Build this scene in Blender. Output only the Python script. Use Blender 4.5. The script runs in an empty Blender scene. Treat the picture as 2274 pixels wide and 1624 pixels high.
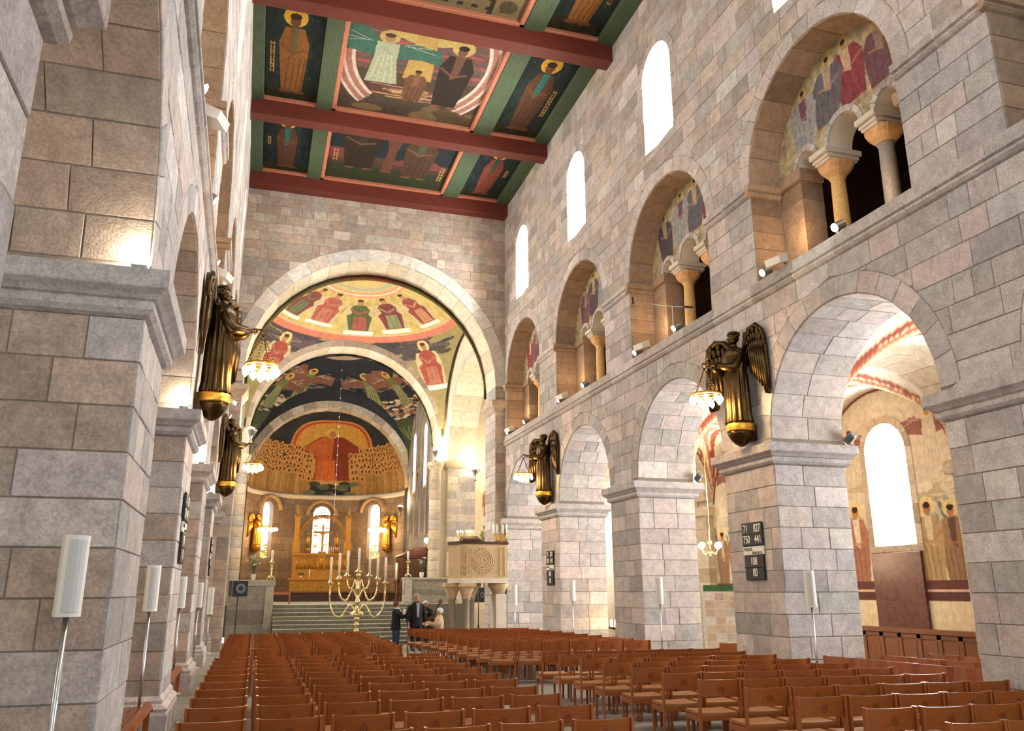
import bpy, math, random
import numpy as np
from mathutils import Vector, Matrix
random.seed(7)
SC = bpy.context.scene
COL = SC.collection
PI = math.pi

# ---------------------------------------------------------------- camera
FPX, CX0, CY0, CAMZ = 1815.0, 1137.0, 812.0, 1.88
_y, _p, _r = math.radians(16.97), math.radians(15.37), math.radians(-.17)
FW = np.array([math.sin(_y)*math.cos(_p), math.cos(_y)*math.cos(_p), math.sin(_p)])
_rt = np.array([math.cos(_y), -math.sin(_y), 0.0])
_up = np.cross(_rt, FW)
RT = _rt*math.cos(_r)+_up*math.sin(_r)
UPV = -_rt*math.sin(_r)+_up*math.cos(_r)
cam = bpy.data.cameras.new('camera'); camo = bpy.data.objects.new('camera', cam)
COL.objects.link(camo)
cam.sensor_fit = 'HORIZONTAL'; cam.sensor_width = 36; cam.lens = FPX/2274*36
cam.clip_start = .05; cam.clip_end = 400
camo.matrix_world = Matrix(((RT[0], UPV[0], -FW[0], 0), (RT[1], UPV[1], -FW[1], 0), (RT[2], UPV[2], -FW[2], CAMZ), (0, 0, 0, 1)))
SC.camera = camo
def proj(P):
    v = np.asarray(P, float)-np.array([0, 0, CAMZ]); z = v@FW
    z = np.where(np.abs(z) < 1e-6, 1e-6, z)
    return np.stack([CX0+FPX*(v@RT)/z, CY0-FPX*(v@UPV)/z, z], -1)
def ray(x, y): return FW+RT*(x-CX0)/FPX-UPV*(y-CY0)/FPX
def onz(x, y, z):
    d = ray(x, y); return d*((z-CAMZ)/d[2])+np.array([0, 0, CAMZ])
def onx(x, y, X):
    d = ray(x, y); return d*(X/d[0])+np.array([0, 0, CAMZ])
def ony(x, y, Y):
    d = ray(x, y); return d*(Y/d[1])+np.array([0, 0, CAMZ])

# ---------------------------------------------------------------- light of the place
W = bpy.data.worlds.new('daylight'); SC.world = W; W.use_nodes = True
bg = W.node_tree.nodes['Background']; bg.inputs[0].default_value = (.92, .96, 1.0, 1); bg.inputs[1].default_value = WORLD_STRENGTH = 1.05
SC.view_settings.view_transform = 'Standard'; SC.view_settings.look = 'None'
SC.view_settings.gamma = 1; SC.view_settings.use_curve_mapping = False
SC.view_settings.exposure = 1.1
PANE, PANE_AISLE, PANE_NORTH, PANE_NORTH_AISLE = 46.0, 36.0, 14.0, 4.0        # brightness of daylight in the clear window panes (sunny side, its aisle, shady side)
def lamp(name, kind, loc, energy, color=(1, .72, .4), size=.15, rot=None, parent=None, spot=None):
    l = bpy.data.lights.new(name, kind); l.energy = energy; l.color = color
    if kind == 'AREA':
        l.shape = 'RECTANGLE'; l.size, l.size_y = size
    else: l.shadow_soft_size = size
    if spot: l.spot_size = spot; l.spot_blend = .6
    o = bpy.data.objects.new(name, l); COL.objects.link(o); o.location = loc
    if rot: o.rotation_euler = rot
    if parent: o.parent = parent
    return o

# ---------------------------------------------------------------- colours and materials
def lin(c):
    if isinstance(c, str): c = [int(c[i:i+2], 16)/255 for i in (0, 2, 4)]
    return tuple(x/12.92 if x <= .04045 else ((x+.055)/1.055)**2.4 for x in c)
def nodes(name):
    m = bpy.data.materials.new(name); m.use_nodes = True
    nt = m.node_tree; return m, nt, nt.nodes['Principled BSDF']
def nd(nt, typ, **kw):
    n = nt.nodes.new(typ)
    for k, v in kw.items():
        if k.startswith('_'): setattr(n, k[1:], v)
        else: n.inputs[k.replace('__', ' ')].default_value = v
    return n
def surf(name, color=None, rough=.6, metal=0, scale=8, amt=.25, bump=.15, bscale=None, attr=False, stretch=None, spec=.4, veins=0, grain=0):
    """procedural surface: base colour (or the mesh's own colour attribute) broken up by noise, with a fine bump"""
    m, nt, b = nodes(name); L = nt.links.new
    geo = nd(nt, 'ShaderNodeNewGeometry'); tc = nd(nt, 'ShaderNodeTexCoord')
    mp = nd(nt, 'ShaderNodeMapping'); L((geo.outputs['Position'] if attr else tc.outputs['Object']), mp.inputs[0])
    if stretch: mp.inputs['Scale'].default_value = stretch
    n1 = nd(nt, 'ShaderNodeTexNoise', Scale=scale, Detail=6.0, Roughness=.65); L(mp.outputs[0], n1.inputs['Vector'])
    mr = nd(nt, 'ShaderNodeMapRange'); L(n1.outputs[0], mr.inputs[0])
    for i, v in ((1, .3), (2, .7), (3, 1-amt), (4, 1+amt*.7)): mr.inputs[i].default_value = v
    mx = nd(nt, 'ShaderNodeMix', _data_type='RGBA', _blend_type='MULTIPLY'); mx.inputs[0].default_value = 1
    if attr:
        at = nd(nt, 'ShaderNodeAttribute', _attribute_name='col'); L(at.outputs['Color'], mx.inputs[6])
    else: mx.inputs[6].default_value = (*lin(color), 1)
    L(mr.outputs[0], mx.inputs[7]); out = mx.outputs[2]
    if veins:
        n2 = nd(nt, 'ShaderNodeTexNoise', Scale=1.3, Detail=8.0, Distortion=2.5); L(mp.outputs[0], n2.inputs['Vector'])
        r2 = nd(nt, 'ShaderNodeMapRange'); L(n2.outputs[0], r2.inputs[0])
        for i, v in ((1, .44), (2, .5), (3, 1), (4, 1-veins)): r2.inputs[i].default_value = v
        r3 = nd(nt, 'ShaderNodeMapRange'); L(n2.outputs[0], r3.inputs[0])
        for i, v in ((1, .5), (2, .56), (3, 0), (4, veins)): r3.inputs[i].default_value = v
        ad = nd(nt, 'ShaderNodeMath', _operation='ADD'); L(r2.outputs[0], ad.inputs[0]); L(r3.outputs[0], ad.inputs[1])
        m2 = nd(nt, 'ShaderNodeMix', _data_type='RGBA', _blend_type='MULTIPLY'); m2.inputs[0].default_value = 1
        L(out, m2.inputs[6]); L(ad.outputs[0], m2.inputs[7]); out = m2.outputs[2]
    if grain:
        n4 = nd(nt, 'ShaderNodeTexNoise', Scale=38.0, Detail=5.0, Roughness=.75); L(mp.outputs[0], n4.inputs['Vector'])
        r4 = nd(nt, 'ShaderNodeMapRange'); L(n4.outputs[0], r4.inputs[0])
        for i, v in ((1, .28), (2, .62), (3, 1-grain), (4, 1+grain*.35)): r4.inputs[i].default_value = v
        m4 = nd(nt, 'ShaderNodeMix', _data_type='RGBA', _blend_type='MULTIPLY'); m4.inputs[0].default_value = 1
        L(out, m4.inputs[6]); L(r4.outputs[0], m4.inputs[7]); out = m4.outputs[2]
    L(out, b.inputs['Base Color'])
    b.inputs['Roughness'].default_value = rough; b.inputs['Metallic'].default_value = metal
    b.inputs['Specular IOR Level'].default_value = spec
    if bump:
        n3 = nd(nt, 'ShaderNodeTexNoise', Scale=bscale or scale*4, Detail=4.0); L(mp.outputs[0], n3.inputs['Vector'])
        bp = nd(nt, 'ShaderNodeBump', Strength=bump, Distance=.02); L(n3.outputs[0], bp.inputs['Height']); L(bp.outputs[0], b.inputs['Normal'])
    return m
def glow(name, color, strength):
    m, nt, b = nodes(name)
    b.inputs['Base Color'].default_value = (*lin(color), 1)
    b.inputs['Emission Color'].default_value = (*lin(color), 1); b.inputs['Emission Strength'].default_value = strength
    return m
MT = {}
MT['stone'] = surf('ashlar_granite', attr=True, rough=.85, scale=5, amt=.22, bump=.35, bscale=55, veins=.12, spec=.25, grain=.38)
MT['mortar'] = surf('mortar', '8A7F72', rough=.95, scale=14, amt=.2)
MT['smooth_stone'] = surf('dressed_sandstone', 'C9BFB0', rough=.8, scale=4, amt=.12, bump=.2, bscale=60)
MT['paint'] = surf('painted_plaster', attr=True, rough=.75, scale=9, amt=.16, bump=.12, bscale=40, spec=.2)
MT['plaster'] = surf('cream_plaster', 'D4CBB8', rough=.9, scale=3, amt=.1, bump=.1)
MT['red_beam'] = surf('oxblood_timber', '642A1E', rough=.6, scale=3, amt=.2, stretch=(1, 12, 12))
MT['green_beam'] = surf('green_timber', '42523A', rough=.65, scale=3, amt=.3, stretch=(8, 1, 8))
MT['pink_trim'] = surf('salmon_moulding', 'AE6E56', rough=.6, scale=8, amt=.15)
MT['dark_wood'] = surf('dark_wood', '43281A', rough=.6, scale=4, amt=.3, stretch=(1, 8, 1))
MT['floor'] = surf('floor_limestone', '8E8B84', rough=.45, scale=2.5, amt=.2, bump=.08, spec=.4)
MT['step'] = surf('step_granite', '8B8C80', rough=.6, scale=12, amt=.2, bump=.15)
MT['chair'] = surf('chair_beech', '925022', rough=.27, scale=5, amt=.2, bump=.03, stretch=(1, 14, 14), spec=.5)
MT['chair_edge'] = surf('chair_beech_frame', '98562A', rough=.27, scale=5, amt=.18, bump=.03, stretch=(14, 14, 1), spec=.5)
MT['leather'] = surf('tan_leather', '9E6A3C', rough=.5, scale=20, amt=.12, bump=.1)
MT['bronze'] = surf('dark_bronze', '54422A', rough=.36, metal=1, scale=6, amt=.4, bump=.2)
MT['gilt'] = surf('gilded_metal', 'D9A441', rough=.34, metal=.9, scale=9, amt=.25, bump=.25)
MT['brass'] = surf('polished_brass', 'EAD9A4', rough=.17, metal=1, scale=6, amt=.12, bump=.02)
MT['white'] = surf('white_lacquer', 'DAD8CF', rough=.45, scale=10, amt=.05, bump=.02)
MT['wax'] = surf('candle_wax', 'F3EFE3', rough=.5, scale=10, amt=.03, bump=0)
MT['black'] = surf('black_plastic', '1C1C1E', rough=.5, scale=20, amt=.2)
MT['steel'] = surf('brushed_steel', 'B9BABC', rough=.3, metal=1, scale=10, amt=.1, bump=.02)
MT['grey_metal'] = surf('grey_metal', '6E7274', rough=.5, metal=.3, scale=10, amt=.1)
MT['dado'] = surf('oak_panelling', '7A4824', rough=.4, scale=3, amt=.25, stretch=(10, 10, 1), spec=.5)
MT['porphyry'] = surf('red_marble', '6A4038', rough=.3, scale=4, amt=.3, veins=.35, bump=.03)
MT['daylight'] = glow('window_daylight', 'FFFDF8', PANE); MT['daylight_aisle'] = glow('aisle_window_daylight', 'F8FBFF', PANE_AISLE); MT['daylight_naisle'] = glow('shady_aisle_daylight', 'FFF2E0', PANE_NORTH_AISLE); MT['daylight_north'] = glow('shady_window_daylight', 'FFF6EA', PANE_NORTH)
MT['bulb'] = glow('warm_bulb', 'FFD9A0', 30)
MT['spotlens'] = glow('spot_lens', 'FFF6E4', 9)

# ---------------------------------------------------------------- mesh helpers
class MB:
    def __init__(s): s.v = []; s.f = []; s.c = []
    def add(s, v, f, col=None):
        o = len(s.v); s.v.extend(tuple(map(float, p)) for p in v); s.f.extend(tuple(i+o for i in q) for q in f); s.c.extend([col]*len(f)); return s
    def box(s, x0, x1, y0, y1, z0, z1, col=None, b=0):
        if b:
            v = []
            for (z, ins) in ((z0, b), (z0+b, 0), (z1-b, 0), (z1, b)):
                v += [(x0+ins, y0+ins, z), (x1-ins, y0+ins, z), (x1-ins, y1-ins, z), (x0+ins, y1-ins, z)]
            f = [(3, 2, 1, 0), (12, 13, 14, 15)]
            for k in range(3):
                for i in range(4): f.append((k*4+i, k*4+(i+1) % 4, k*4+4+(i+1) % 4, k*4+4+i))
            return s.add(v, f, col)
        return s.add([(x0, y0, z0), (x1, y0, z0), (x1, y1, z0), (x0, y1, z0), (x0, y0, z1), (x1, y0, z1), (x1, y1, z1), (x0, y1, z1)],
                     [(3, 2, 1, 0), (4, 5, 6, 7), (0, 1, 5, 4), (1, 2, 6, 5), (2, 3, 7, 6), (3, 0, 4, 7)], col)
    def hexa(s, p, col=None):
        return s.add(p, [(3, 2, 1, 0), (4, 5, 6, 7), (0, 1, 5, 4), (1, 2, 6, 5), (2, 3, 7, 6), (3, 0, 4, 7)], col)
    def tube(s, pts, r, n=8, col=None, closed=False):
        pts = [Vector(p) for p in pts]; m = len(pts)
        rr = list(r) if hasattr(r, '__len__') else [r]*m
        v = []; u = None
        for i, p in enumerate(pts):
            a = pts[(i-1) % m] if (closed or i > 0) else p; b = pts[(i+1) % m] if (closed or i < m-1) else p
            t = (b-a)
            if t.length < 1e-9: t = Vector((0, 0, 1))
            t.normalize()
            if u is None: u = t.orthogonal().normalized()
            u = (u-t*u.dot(t))
            if u.length < 1e-6: u = t.orthogonal()
            u.normalize(); w = t.cross(u)
            for k in range(n):
                a_ = 2*PI*k/n; v.append(p+(u*math.cos(a_)+w*math.sin(a_))*rr[i])
        f = []
        for i in range(m if closed else m-1):
            j = (i+1) % m
            for k in range(n): f.append((i*n+k, i*n+(k+1) % n, j*n+(k+1) % n, j*n+k))
        if not closed: f += [tuple(range(n-1, -1, -1)), tuple((m-1)*n+k for k in range(n))]
        return s.add(v, f, col)
    def lathe(s, prof, n=16, o=(0, 0, 0), col=None, flute=0, nf=0, sx=1, sy=1):
        v = []; m = len(prof)
        for (r, z) in prof:
            for k in range(n):
                a = 2*PI*k/n; q = r*(1+flute*math.cos(nf*a)) if flute else r
                v.append((o[0]+q*math.cos(a)*sx, o[1]+q*math.sin(a)*sy, o[2]+z))
        f = [(i*n+k, i*n+(k+1) % n, (i+1)*n+(k+1) % n, (i+1)*n+k) for i in range(m-1) for k in range(n)]
        f += [tuple(range(n-1, -1, -1)), tuple((m-1)*n+k for k in range(n))]
        return s.add(v, f, col)
    def loft(s, rings, n=20):
        v = [(cx+rx*math.cos(2*PI*k/n), cy+ry*math.sin(2*PI*k/n), z) for (cx, cy, z, rx, ry) in rings for k in range(n)]; m = len(rings)
        return s.add(v, [(i*n+k, i*n+(k+1) % n, (i+1)*n+(k+1) % n, (i+1)*n+k) for i in range(m-1) for k in range(n)]+[tuple(range(n-1, -1, -1)), tuple((m-1)*n+k for k in range(n))])
    def ball(s, c, r, n=10, col=None):
        rx, ry, rz = r if hasattr(r, '__len__') else (r, r, r); m = max(4, n//2+1); v = [(c[0], c[1], c[2]-rz)]
        for i in range(1, m):
            t = -PI/2+PI*i/m
            for k in range(n): v.append((c[0]+rx*math.cos(t)*math.cos(2*PI*k/n), c[1]+ry*math.cos(t)*math.sin(2*PI*k/n), c[2]+rz*math.sin(t)))
        v.append((c[0], c[1], c[2]+rz)); e = len(v)-1
        f = [(0, 1+(k+1) % n, 1+k) for k in range(n)]
        for i in range(m-2):
            for k in range(n): f.append((1+i*n+k, 1+i*n+(k+1) % n, 1+(i+1)*n+(k+1) % n, 1+(i+1)*n+k))
        f += [(1+(m-2)*n+k, 1+(m-2)*n+(k+1) % n, e) for k in range(n)]
        return s.add(v, f, col)
    def prism(s, poly, fn, d0, d1, col=None):
        """poly: 2-D outline; fn(u, v, d) -> 3-D; extruded from d0 to d1"""
        n = len(poly); v = [fn(u, w, d0) for u, w in poly]+[fn(u, w, d1) for u, w in poly]
        f = [tuple(range(n-1, -1, -1)), tuple(range(n, 2*n))]+[(i, (i+1) % n, n+(i+1) % n, n+i) for i in range(n)]
        return s.add(v, f, col)
    def sweep(s, prof, path, col=None, closed=False):
        """prof: list of (offset, z); path: list of (x, y, nx, ny): the profile pushed out along n"""
        v = []; n = len(prof); m = len(path)
        for (x, y, nx, ny) in path:
            for (o, z) in prof: v.append((x+nx*o, y+ny*o, z))
        f = []
        for i in range(m if closed else m-1):
            j = (i+1) % m
            for k in range(n): f.append((i*n+k, j*n+k, j*n+(k+1) % n, i*n+(k+1) % n))
        if not closed: f += [tuple(range(n)), tuple((m-1)*n+k for k in range(n-1, -1, -1))]
        return s.add(v, f, col)
    def build(s, name, mat, parent=None, smooth=False, **tg):
        me = bpy.data.meshes.new(name); me.from_pydata(s.v, [], s.f)
        if any(c is not None for c in s.c):
            a = me.color_attributes.new('col', 'FLOAT_COLOR', 'CORNER')
            arr = np.ones((len(me.loops), 4), np.float32); i = 0
            for q, c in zip(s.f, s.c):
                arr[i:i+len(q), :3] = c if c is not None else (.5, .5, .5); i += len(q)
            a.data.foreach_set('color', arr.ravel())
        me.materials.append(MT[mat] if isinstance(mat, str) else mat)
        if smooth: me.shade_smooth()
        o = bpy.data.objects.new(name, me); COL.objects.link(o)
        if parent: o.parent = parent
        return tag(o, **tg)
def tag(o, label=None, cat=None, group=None, kind=None):
    if label: o['label'] = label
    if cat: o['category'] = cat
    if group: o['group'] = group
    if kind: o['kind'] = kind
    return o
def thing(name, label, cat, loc=(0, 0, 0), rz=0, group=None, kind=None):
    o = bpy.data.objects.new(name, None); COL.objects.link(o); o.empty_display_size = .1
    o.location = [float(q) for q in loc]; o.rotation_euler = (0, 0, rz); return tag(o, label, cat, group, kind)
def dup(root, loc, rz=0, label=None, group=None):
    r = root.copy(); COL.objects.link(r); r.location = [float(q) for q in loc]; r.rotation_euler = (0, 0, rz); tag(r, label, None, group)
    for ch in list(root.children):
        c = ch.copy(); COL.objects.link(c); c.parent = r
        for g in list(ch.children):
            d = g.copy(); COL.objects.link(d); d.parent = c
    return r
def skin(name, pts, edges, mat, parent, sub=2):
    """limbs grown from a skeleton: pts = [(x, y, z, rx[, ry])]"""
    me = bpy.data.meshes.new(name); me.from_pydata([p[:3] for p in pts], edges, [])
    me.materials.append(MT[mat] if isinstance(mat, str) else mat)
    o = bpy.data.objects.new(name, me); COL.objects.link(o); o.parent = parent
    o.modifiers.new('skin', 'SKIN')
    if not me.skin_vertices: me.attributes.new  # layer is made by the modifier
    for sv, p in zip(me.skin_vertices[0].data, pts):
        sv.radius = (p[3], p[4] if len(p) > 4 else p[3])
    me.skin_vertices[0].data[0].use_root = True
    ss = o.modifiers.new('sub', 'SUBSURF'); ss.levels = sub; ss.render_levels = sub
    me.shade_smooth(); o.modifiers['skin'].use_smooth_shade = True
    return o
def text(s, size, mat, parent, loc, rot, align='CENTER', name='lettering', ext=.002, sx=1):
    c = bpy.data.curves.new(name, 'FONT'); c.body = s; c.size = size; c.align_x = align; c.align_y = 'CENTER'; c.extrude = ext
    c.materials.append(MT[mat] if isinstance(mat, str) else mat)
    o0 = bpy.data.objects.new(name, c); me = bpy.data.meshes.new_from_object(o0); bpy.data.objects.remove(o0)
    o = bpy.data.objects.new(name, me); COL.objects.link(o); o.parent = parent; o.location = loc; o.rotation_euler = rot; o.scale = (sx, 1, 1)
    return o

# ---------------------------------------------------------------- stones
PINK = ['B9ADA6', 'B0A6A1', 'A59F9B', 'BDAFA6', '9E9995', 'B5A49B', '95918E', 'C4BDB7', 'ADA29C', 'B8A79D', 'A99C95']
TAN = ['AE9C8B', 'A08F80', 'B8A48E', '94887C', 'B5A48E', 'A59382', '9A8C80', 'AF9482', 'A99C8F', '8A8077', 'BDAE9B']
BUFF = ['C9B596', 'BFA988', 'D0BFA0', 'B49C7C', 'C4B090', 'BAA482']
BROWN = ['AB9079', '9E836E', 'B49B82', '907E70', 'A88C75', '968373', 'B2967F']  # brown tones; on left soffits and jambs shade and warm light are put in
LAMP_WARM = ['A5825C', '98754F', 'B08C64', '8D6F50', 'A98760', '9C7A58']  # stone tones with the spotlights' warm glow put into the colour
def tone(pal, rng):
    c = np.array(lin(rng.choice(pal)))*.72+.28*np.mean([lin(q) for q in pal], 0); c = c*.68+c.mean()*.32; return tuple(c*rng.uniform(1.02, 1.28)*np.array([1+rng.uniform(-.03, .03), 1, 1+rng.uniform(-.03, .03)]))
GROUPS = {}
def stone(group, fn, poly, col, proud=.014, gap=.005, inset=.011, name='stone'):
    cu = sum(p[0] for p in poly)/len(poly); cv = sum(p[1] for p in poly)/len(poly)
    def sh(p, k):
        du, dv = p[0]-cu, p[1]-cv
        return (p[0]-math.copysign(min(k, abs(du)*.5), du), p[1]-math.copysign(min(k, abs(dv)*.5), dv))
    n = len(poly)
    v = [fn(*sh(p, gap), -.02) for p in poly]+[fn(*sh(p, gap), proud*.45) for p in poly]+[fn(*sh(p, inset), proud) for p in poly]
    f = [tuple(range(2*n, 3*n))]+[(k*n+i, k*n+(i+1) % n, k*n+n+(i+1) % n, k*n+n+i) for k in (0, 1) for i in range(n)]
    q = proj(np.array(v[2*n:])); sz = 0
    if (q[:, 2] > .1).all():
        a, b = q[:, :2].min(0), q[:, :2].max(0); a = np.clip(a, 0, (2274, 1624)); b = np.clip(b, 0, (2274, 1624)); d = b-a; sz = math.sqrt(max(d[0], 0)*max(d[1], 0)) if min(d) > 3 else 0
    GROUPS.setdefault(group, []).append((sz, v, f, col, name))
def finish_stones(group, parent, limit=300, minpx=10, mat='stone'):
    L = sorted(GROUPS.pop(group, []), key=lambda t: -t[0]); rest = {}
    for i, (sz, v, f, col, name) in enumerate(L):
        if i < limit and sz >= minpx: MB().add(v, f, col).build(name, mat, parent)
        else: rest.setdefault(name, MB()).add(v, f, col)
    for k, mb in rest.items(): mb.build('small_'+k+'s', mat, parent, kind='stuff')
def split(z0, z1, h):
    n = max(1, round((z1-z0)/h)); return [z0+(z1-z0)*i/n for i in range(n+1)]
class Op:
    """an opening: half width w(v) at height v: jambs from lo to spring zc, then a round head"""
    def __init__(s, c, half, lo, zc, ring=0): s.c, s.h, s.lo, s.zc, s.ring = c, half, lo, zc, ring
    def w(s, v, ring=True):
        if v < s.lo-1e-6: return 0
        if v <= s.zc: return s.h
        r = s.h+(s.ring if ring else 0); d = v-s.zc; return math.sqrt(r*r-d*d) if d < r else 0
def bands(v0, v1, u0, u1, ops, ring):
    vm = [v0+(v1-v0)*i/6 for i in range(7)]
    act = sorted([o for o in ops if max(o.w(v0+1e-4, ring), o.w(v1-1e-4, ring)) > 0], key=lambda o: o.c)
    out = []; L = lambda v: u0
    for o in act:
        Rr = (lambda o: lambda v: o.c-o.w(min(max(v, v0+1e-4), v1-1e-4), ring))(o)
        out.append((L, Rr)); L = (lambda o: lambda v: o.c+o.w(min(max(v, v0+1e-4), v1-1e-4), ring))(o)
    out.append((L, lambda v: u1)); return out, vm
def clip(a, b, l, r, v0, v1, vm):
    if abs(l(v0)-l(v1)) < 1e-5 and abs(r(v0)-r(v1)) < 1e-5:
        A, B = max(a, l(v0)), min(b, r(v0))
        return [(A, v0), (B, v0), (B, v1), (A, v1)] if B-A > .03 else None
    pts = [(max(a, l(v)), min(b, r(v)), v) for v in vm]; pts = [p for p in pts if p[1]-p[0] > .012]
    if len(pts) < 2: return None
    poly = [(p[1], p[2]) for p in pts]+[(p[0], p[2]) for p in reversed(pts)]
    out = []
    for i, p in enumerate(poly):      # drop collinear points
        a_, b_ = poly[i-1], poly[(i+1) % len(poly)]
        if abs((p[0]-a_[0])*(b_[1]-a_[1])-(p[1]-a_[1])*(b_[0]-a_[0])) > 1e-5: out.append(p)
    return out if len(out) > 2 else None
def lay(group, fn, zs, u0, u1, ops, pal, rng, lens=(.42, 1.05), core=None, thick=1.5, name='stone'):
    for v0, v1 in zip(zs, zs[1:]):
        iv, vm = bands(v0, v1, u0, u1, ops, True)
        js = [u0-rng.random()*.5]
        while js[-1] < u1: js.append(js[-1]+(rng.uniform(*lens) if rng.random() > .18 else rng.uniform(lens[0]*.6, lens[0])))
        for l, r in iv:
            lo, hi = min(l(v) for v in vm), max(r(v) for v in vm)
            if hi-lo < .04: continue
            jj = [lo]+[j for j in js if lo+.2 < j < hi-.2]+[hi]
            for a, b in zip(jj, jj[1:]):
                p = clip(a, b, l, r, v0, v1, vm)
                if p: stone(group, fn, p, tone(pal, rng), proud=rng.uniform(.008, .018), name=name)
        if core is not None:
            iv, vm = bands(v0, v1, u0, u1, ops, False)
            for l, r in iv:
                p = clip(-1e3, 1e3, l, r, v0, v1, vm)
                if p: core.prism(p, fn, 0, -thick)
def ring(group, fn, o, thick, n, pal, rng, name='voussoir', jit=.0):
    for i in range(n):
        a, b = PI*i/n, PI*(i+1)/n; m = (a+b)/2; r0, r1 = o.h+.002, o.h+thick
        pts = [(o.c+r*math.cos(t), o.zc+r*math.sin(t)) for r, t in ((r0, a), (r1, a), (r1, m), (r1, b), (r0, b), (r0, m))]
        stone(group, fn, pts, tone(pal, rng), proud=rng.uniform(.012, .02), gap=.003, inset=.008, name=name)
def soffit(group, fn3, o, depth, n, rows, pal, rng, name='soffit_stone'):
    """fn3(u, x, z) -> world for u along the wall, x into the wall; lines the underside of an arch"""
    for i in range(n):
        a, b = PI*i/n, PI*(i+1)/n
        k = rows if rng.random() > .4 else max(1, rows-1)
        cuts = [0]+[depth*(j+rng.uniform(-.18, .18))/k for j in range(1, k)]+[depth]
        for x0, x1 in zip(cuts, cuts[1:]):
            def T(t, x, d): return fn3(o.c+(o.h-d)*math.cos(t/o.h), x, o.zc+(o.h-d)*math.sin(t/o.h))
            stone(group, T, [(a*o.h, x0), (b*o.h, x0), (b*o.h, x1), (a*o.h, x1)], tone(pal, rng), proud=rng.uniform(.008, .016), name=name)
def jamb(group, T, zs, depth, pal, rng, rows=2, name='stone'):
    for j, (v0, v1) in enumerate(zip(zs, zs[1:])):
        k = rows+(1 if rng.random() < .35 and depth > 1 else 0)
        cuts = [0]+[depth*(i+rng.uniform(-.25, .25))/k for i in range(1, k)]+[depth]
        for a, b in zip(cuts, cuts[1:]): stone(group, T, [(a, v0), (b, v0), (b, v1), (a, v1)], tone(pal, rng), proud=rng.uniform(.008, .018), name=name)

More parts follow.
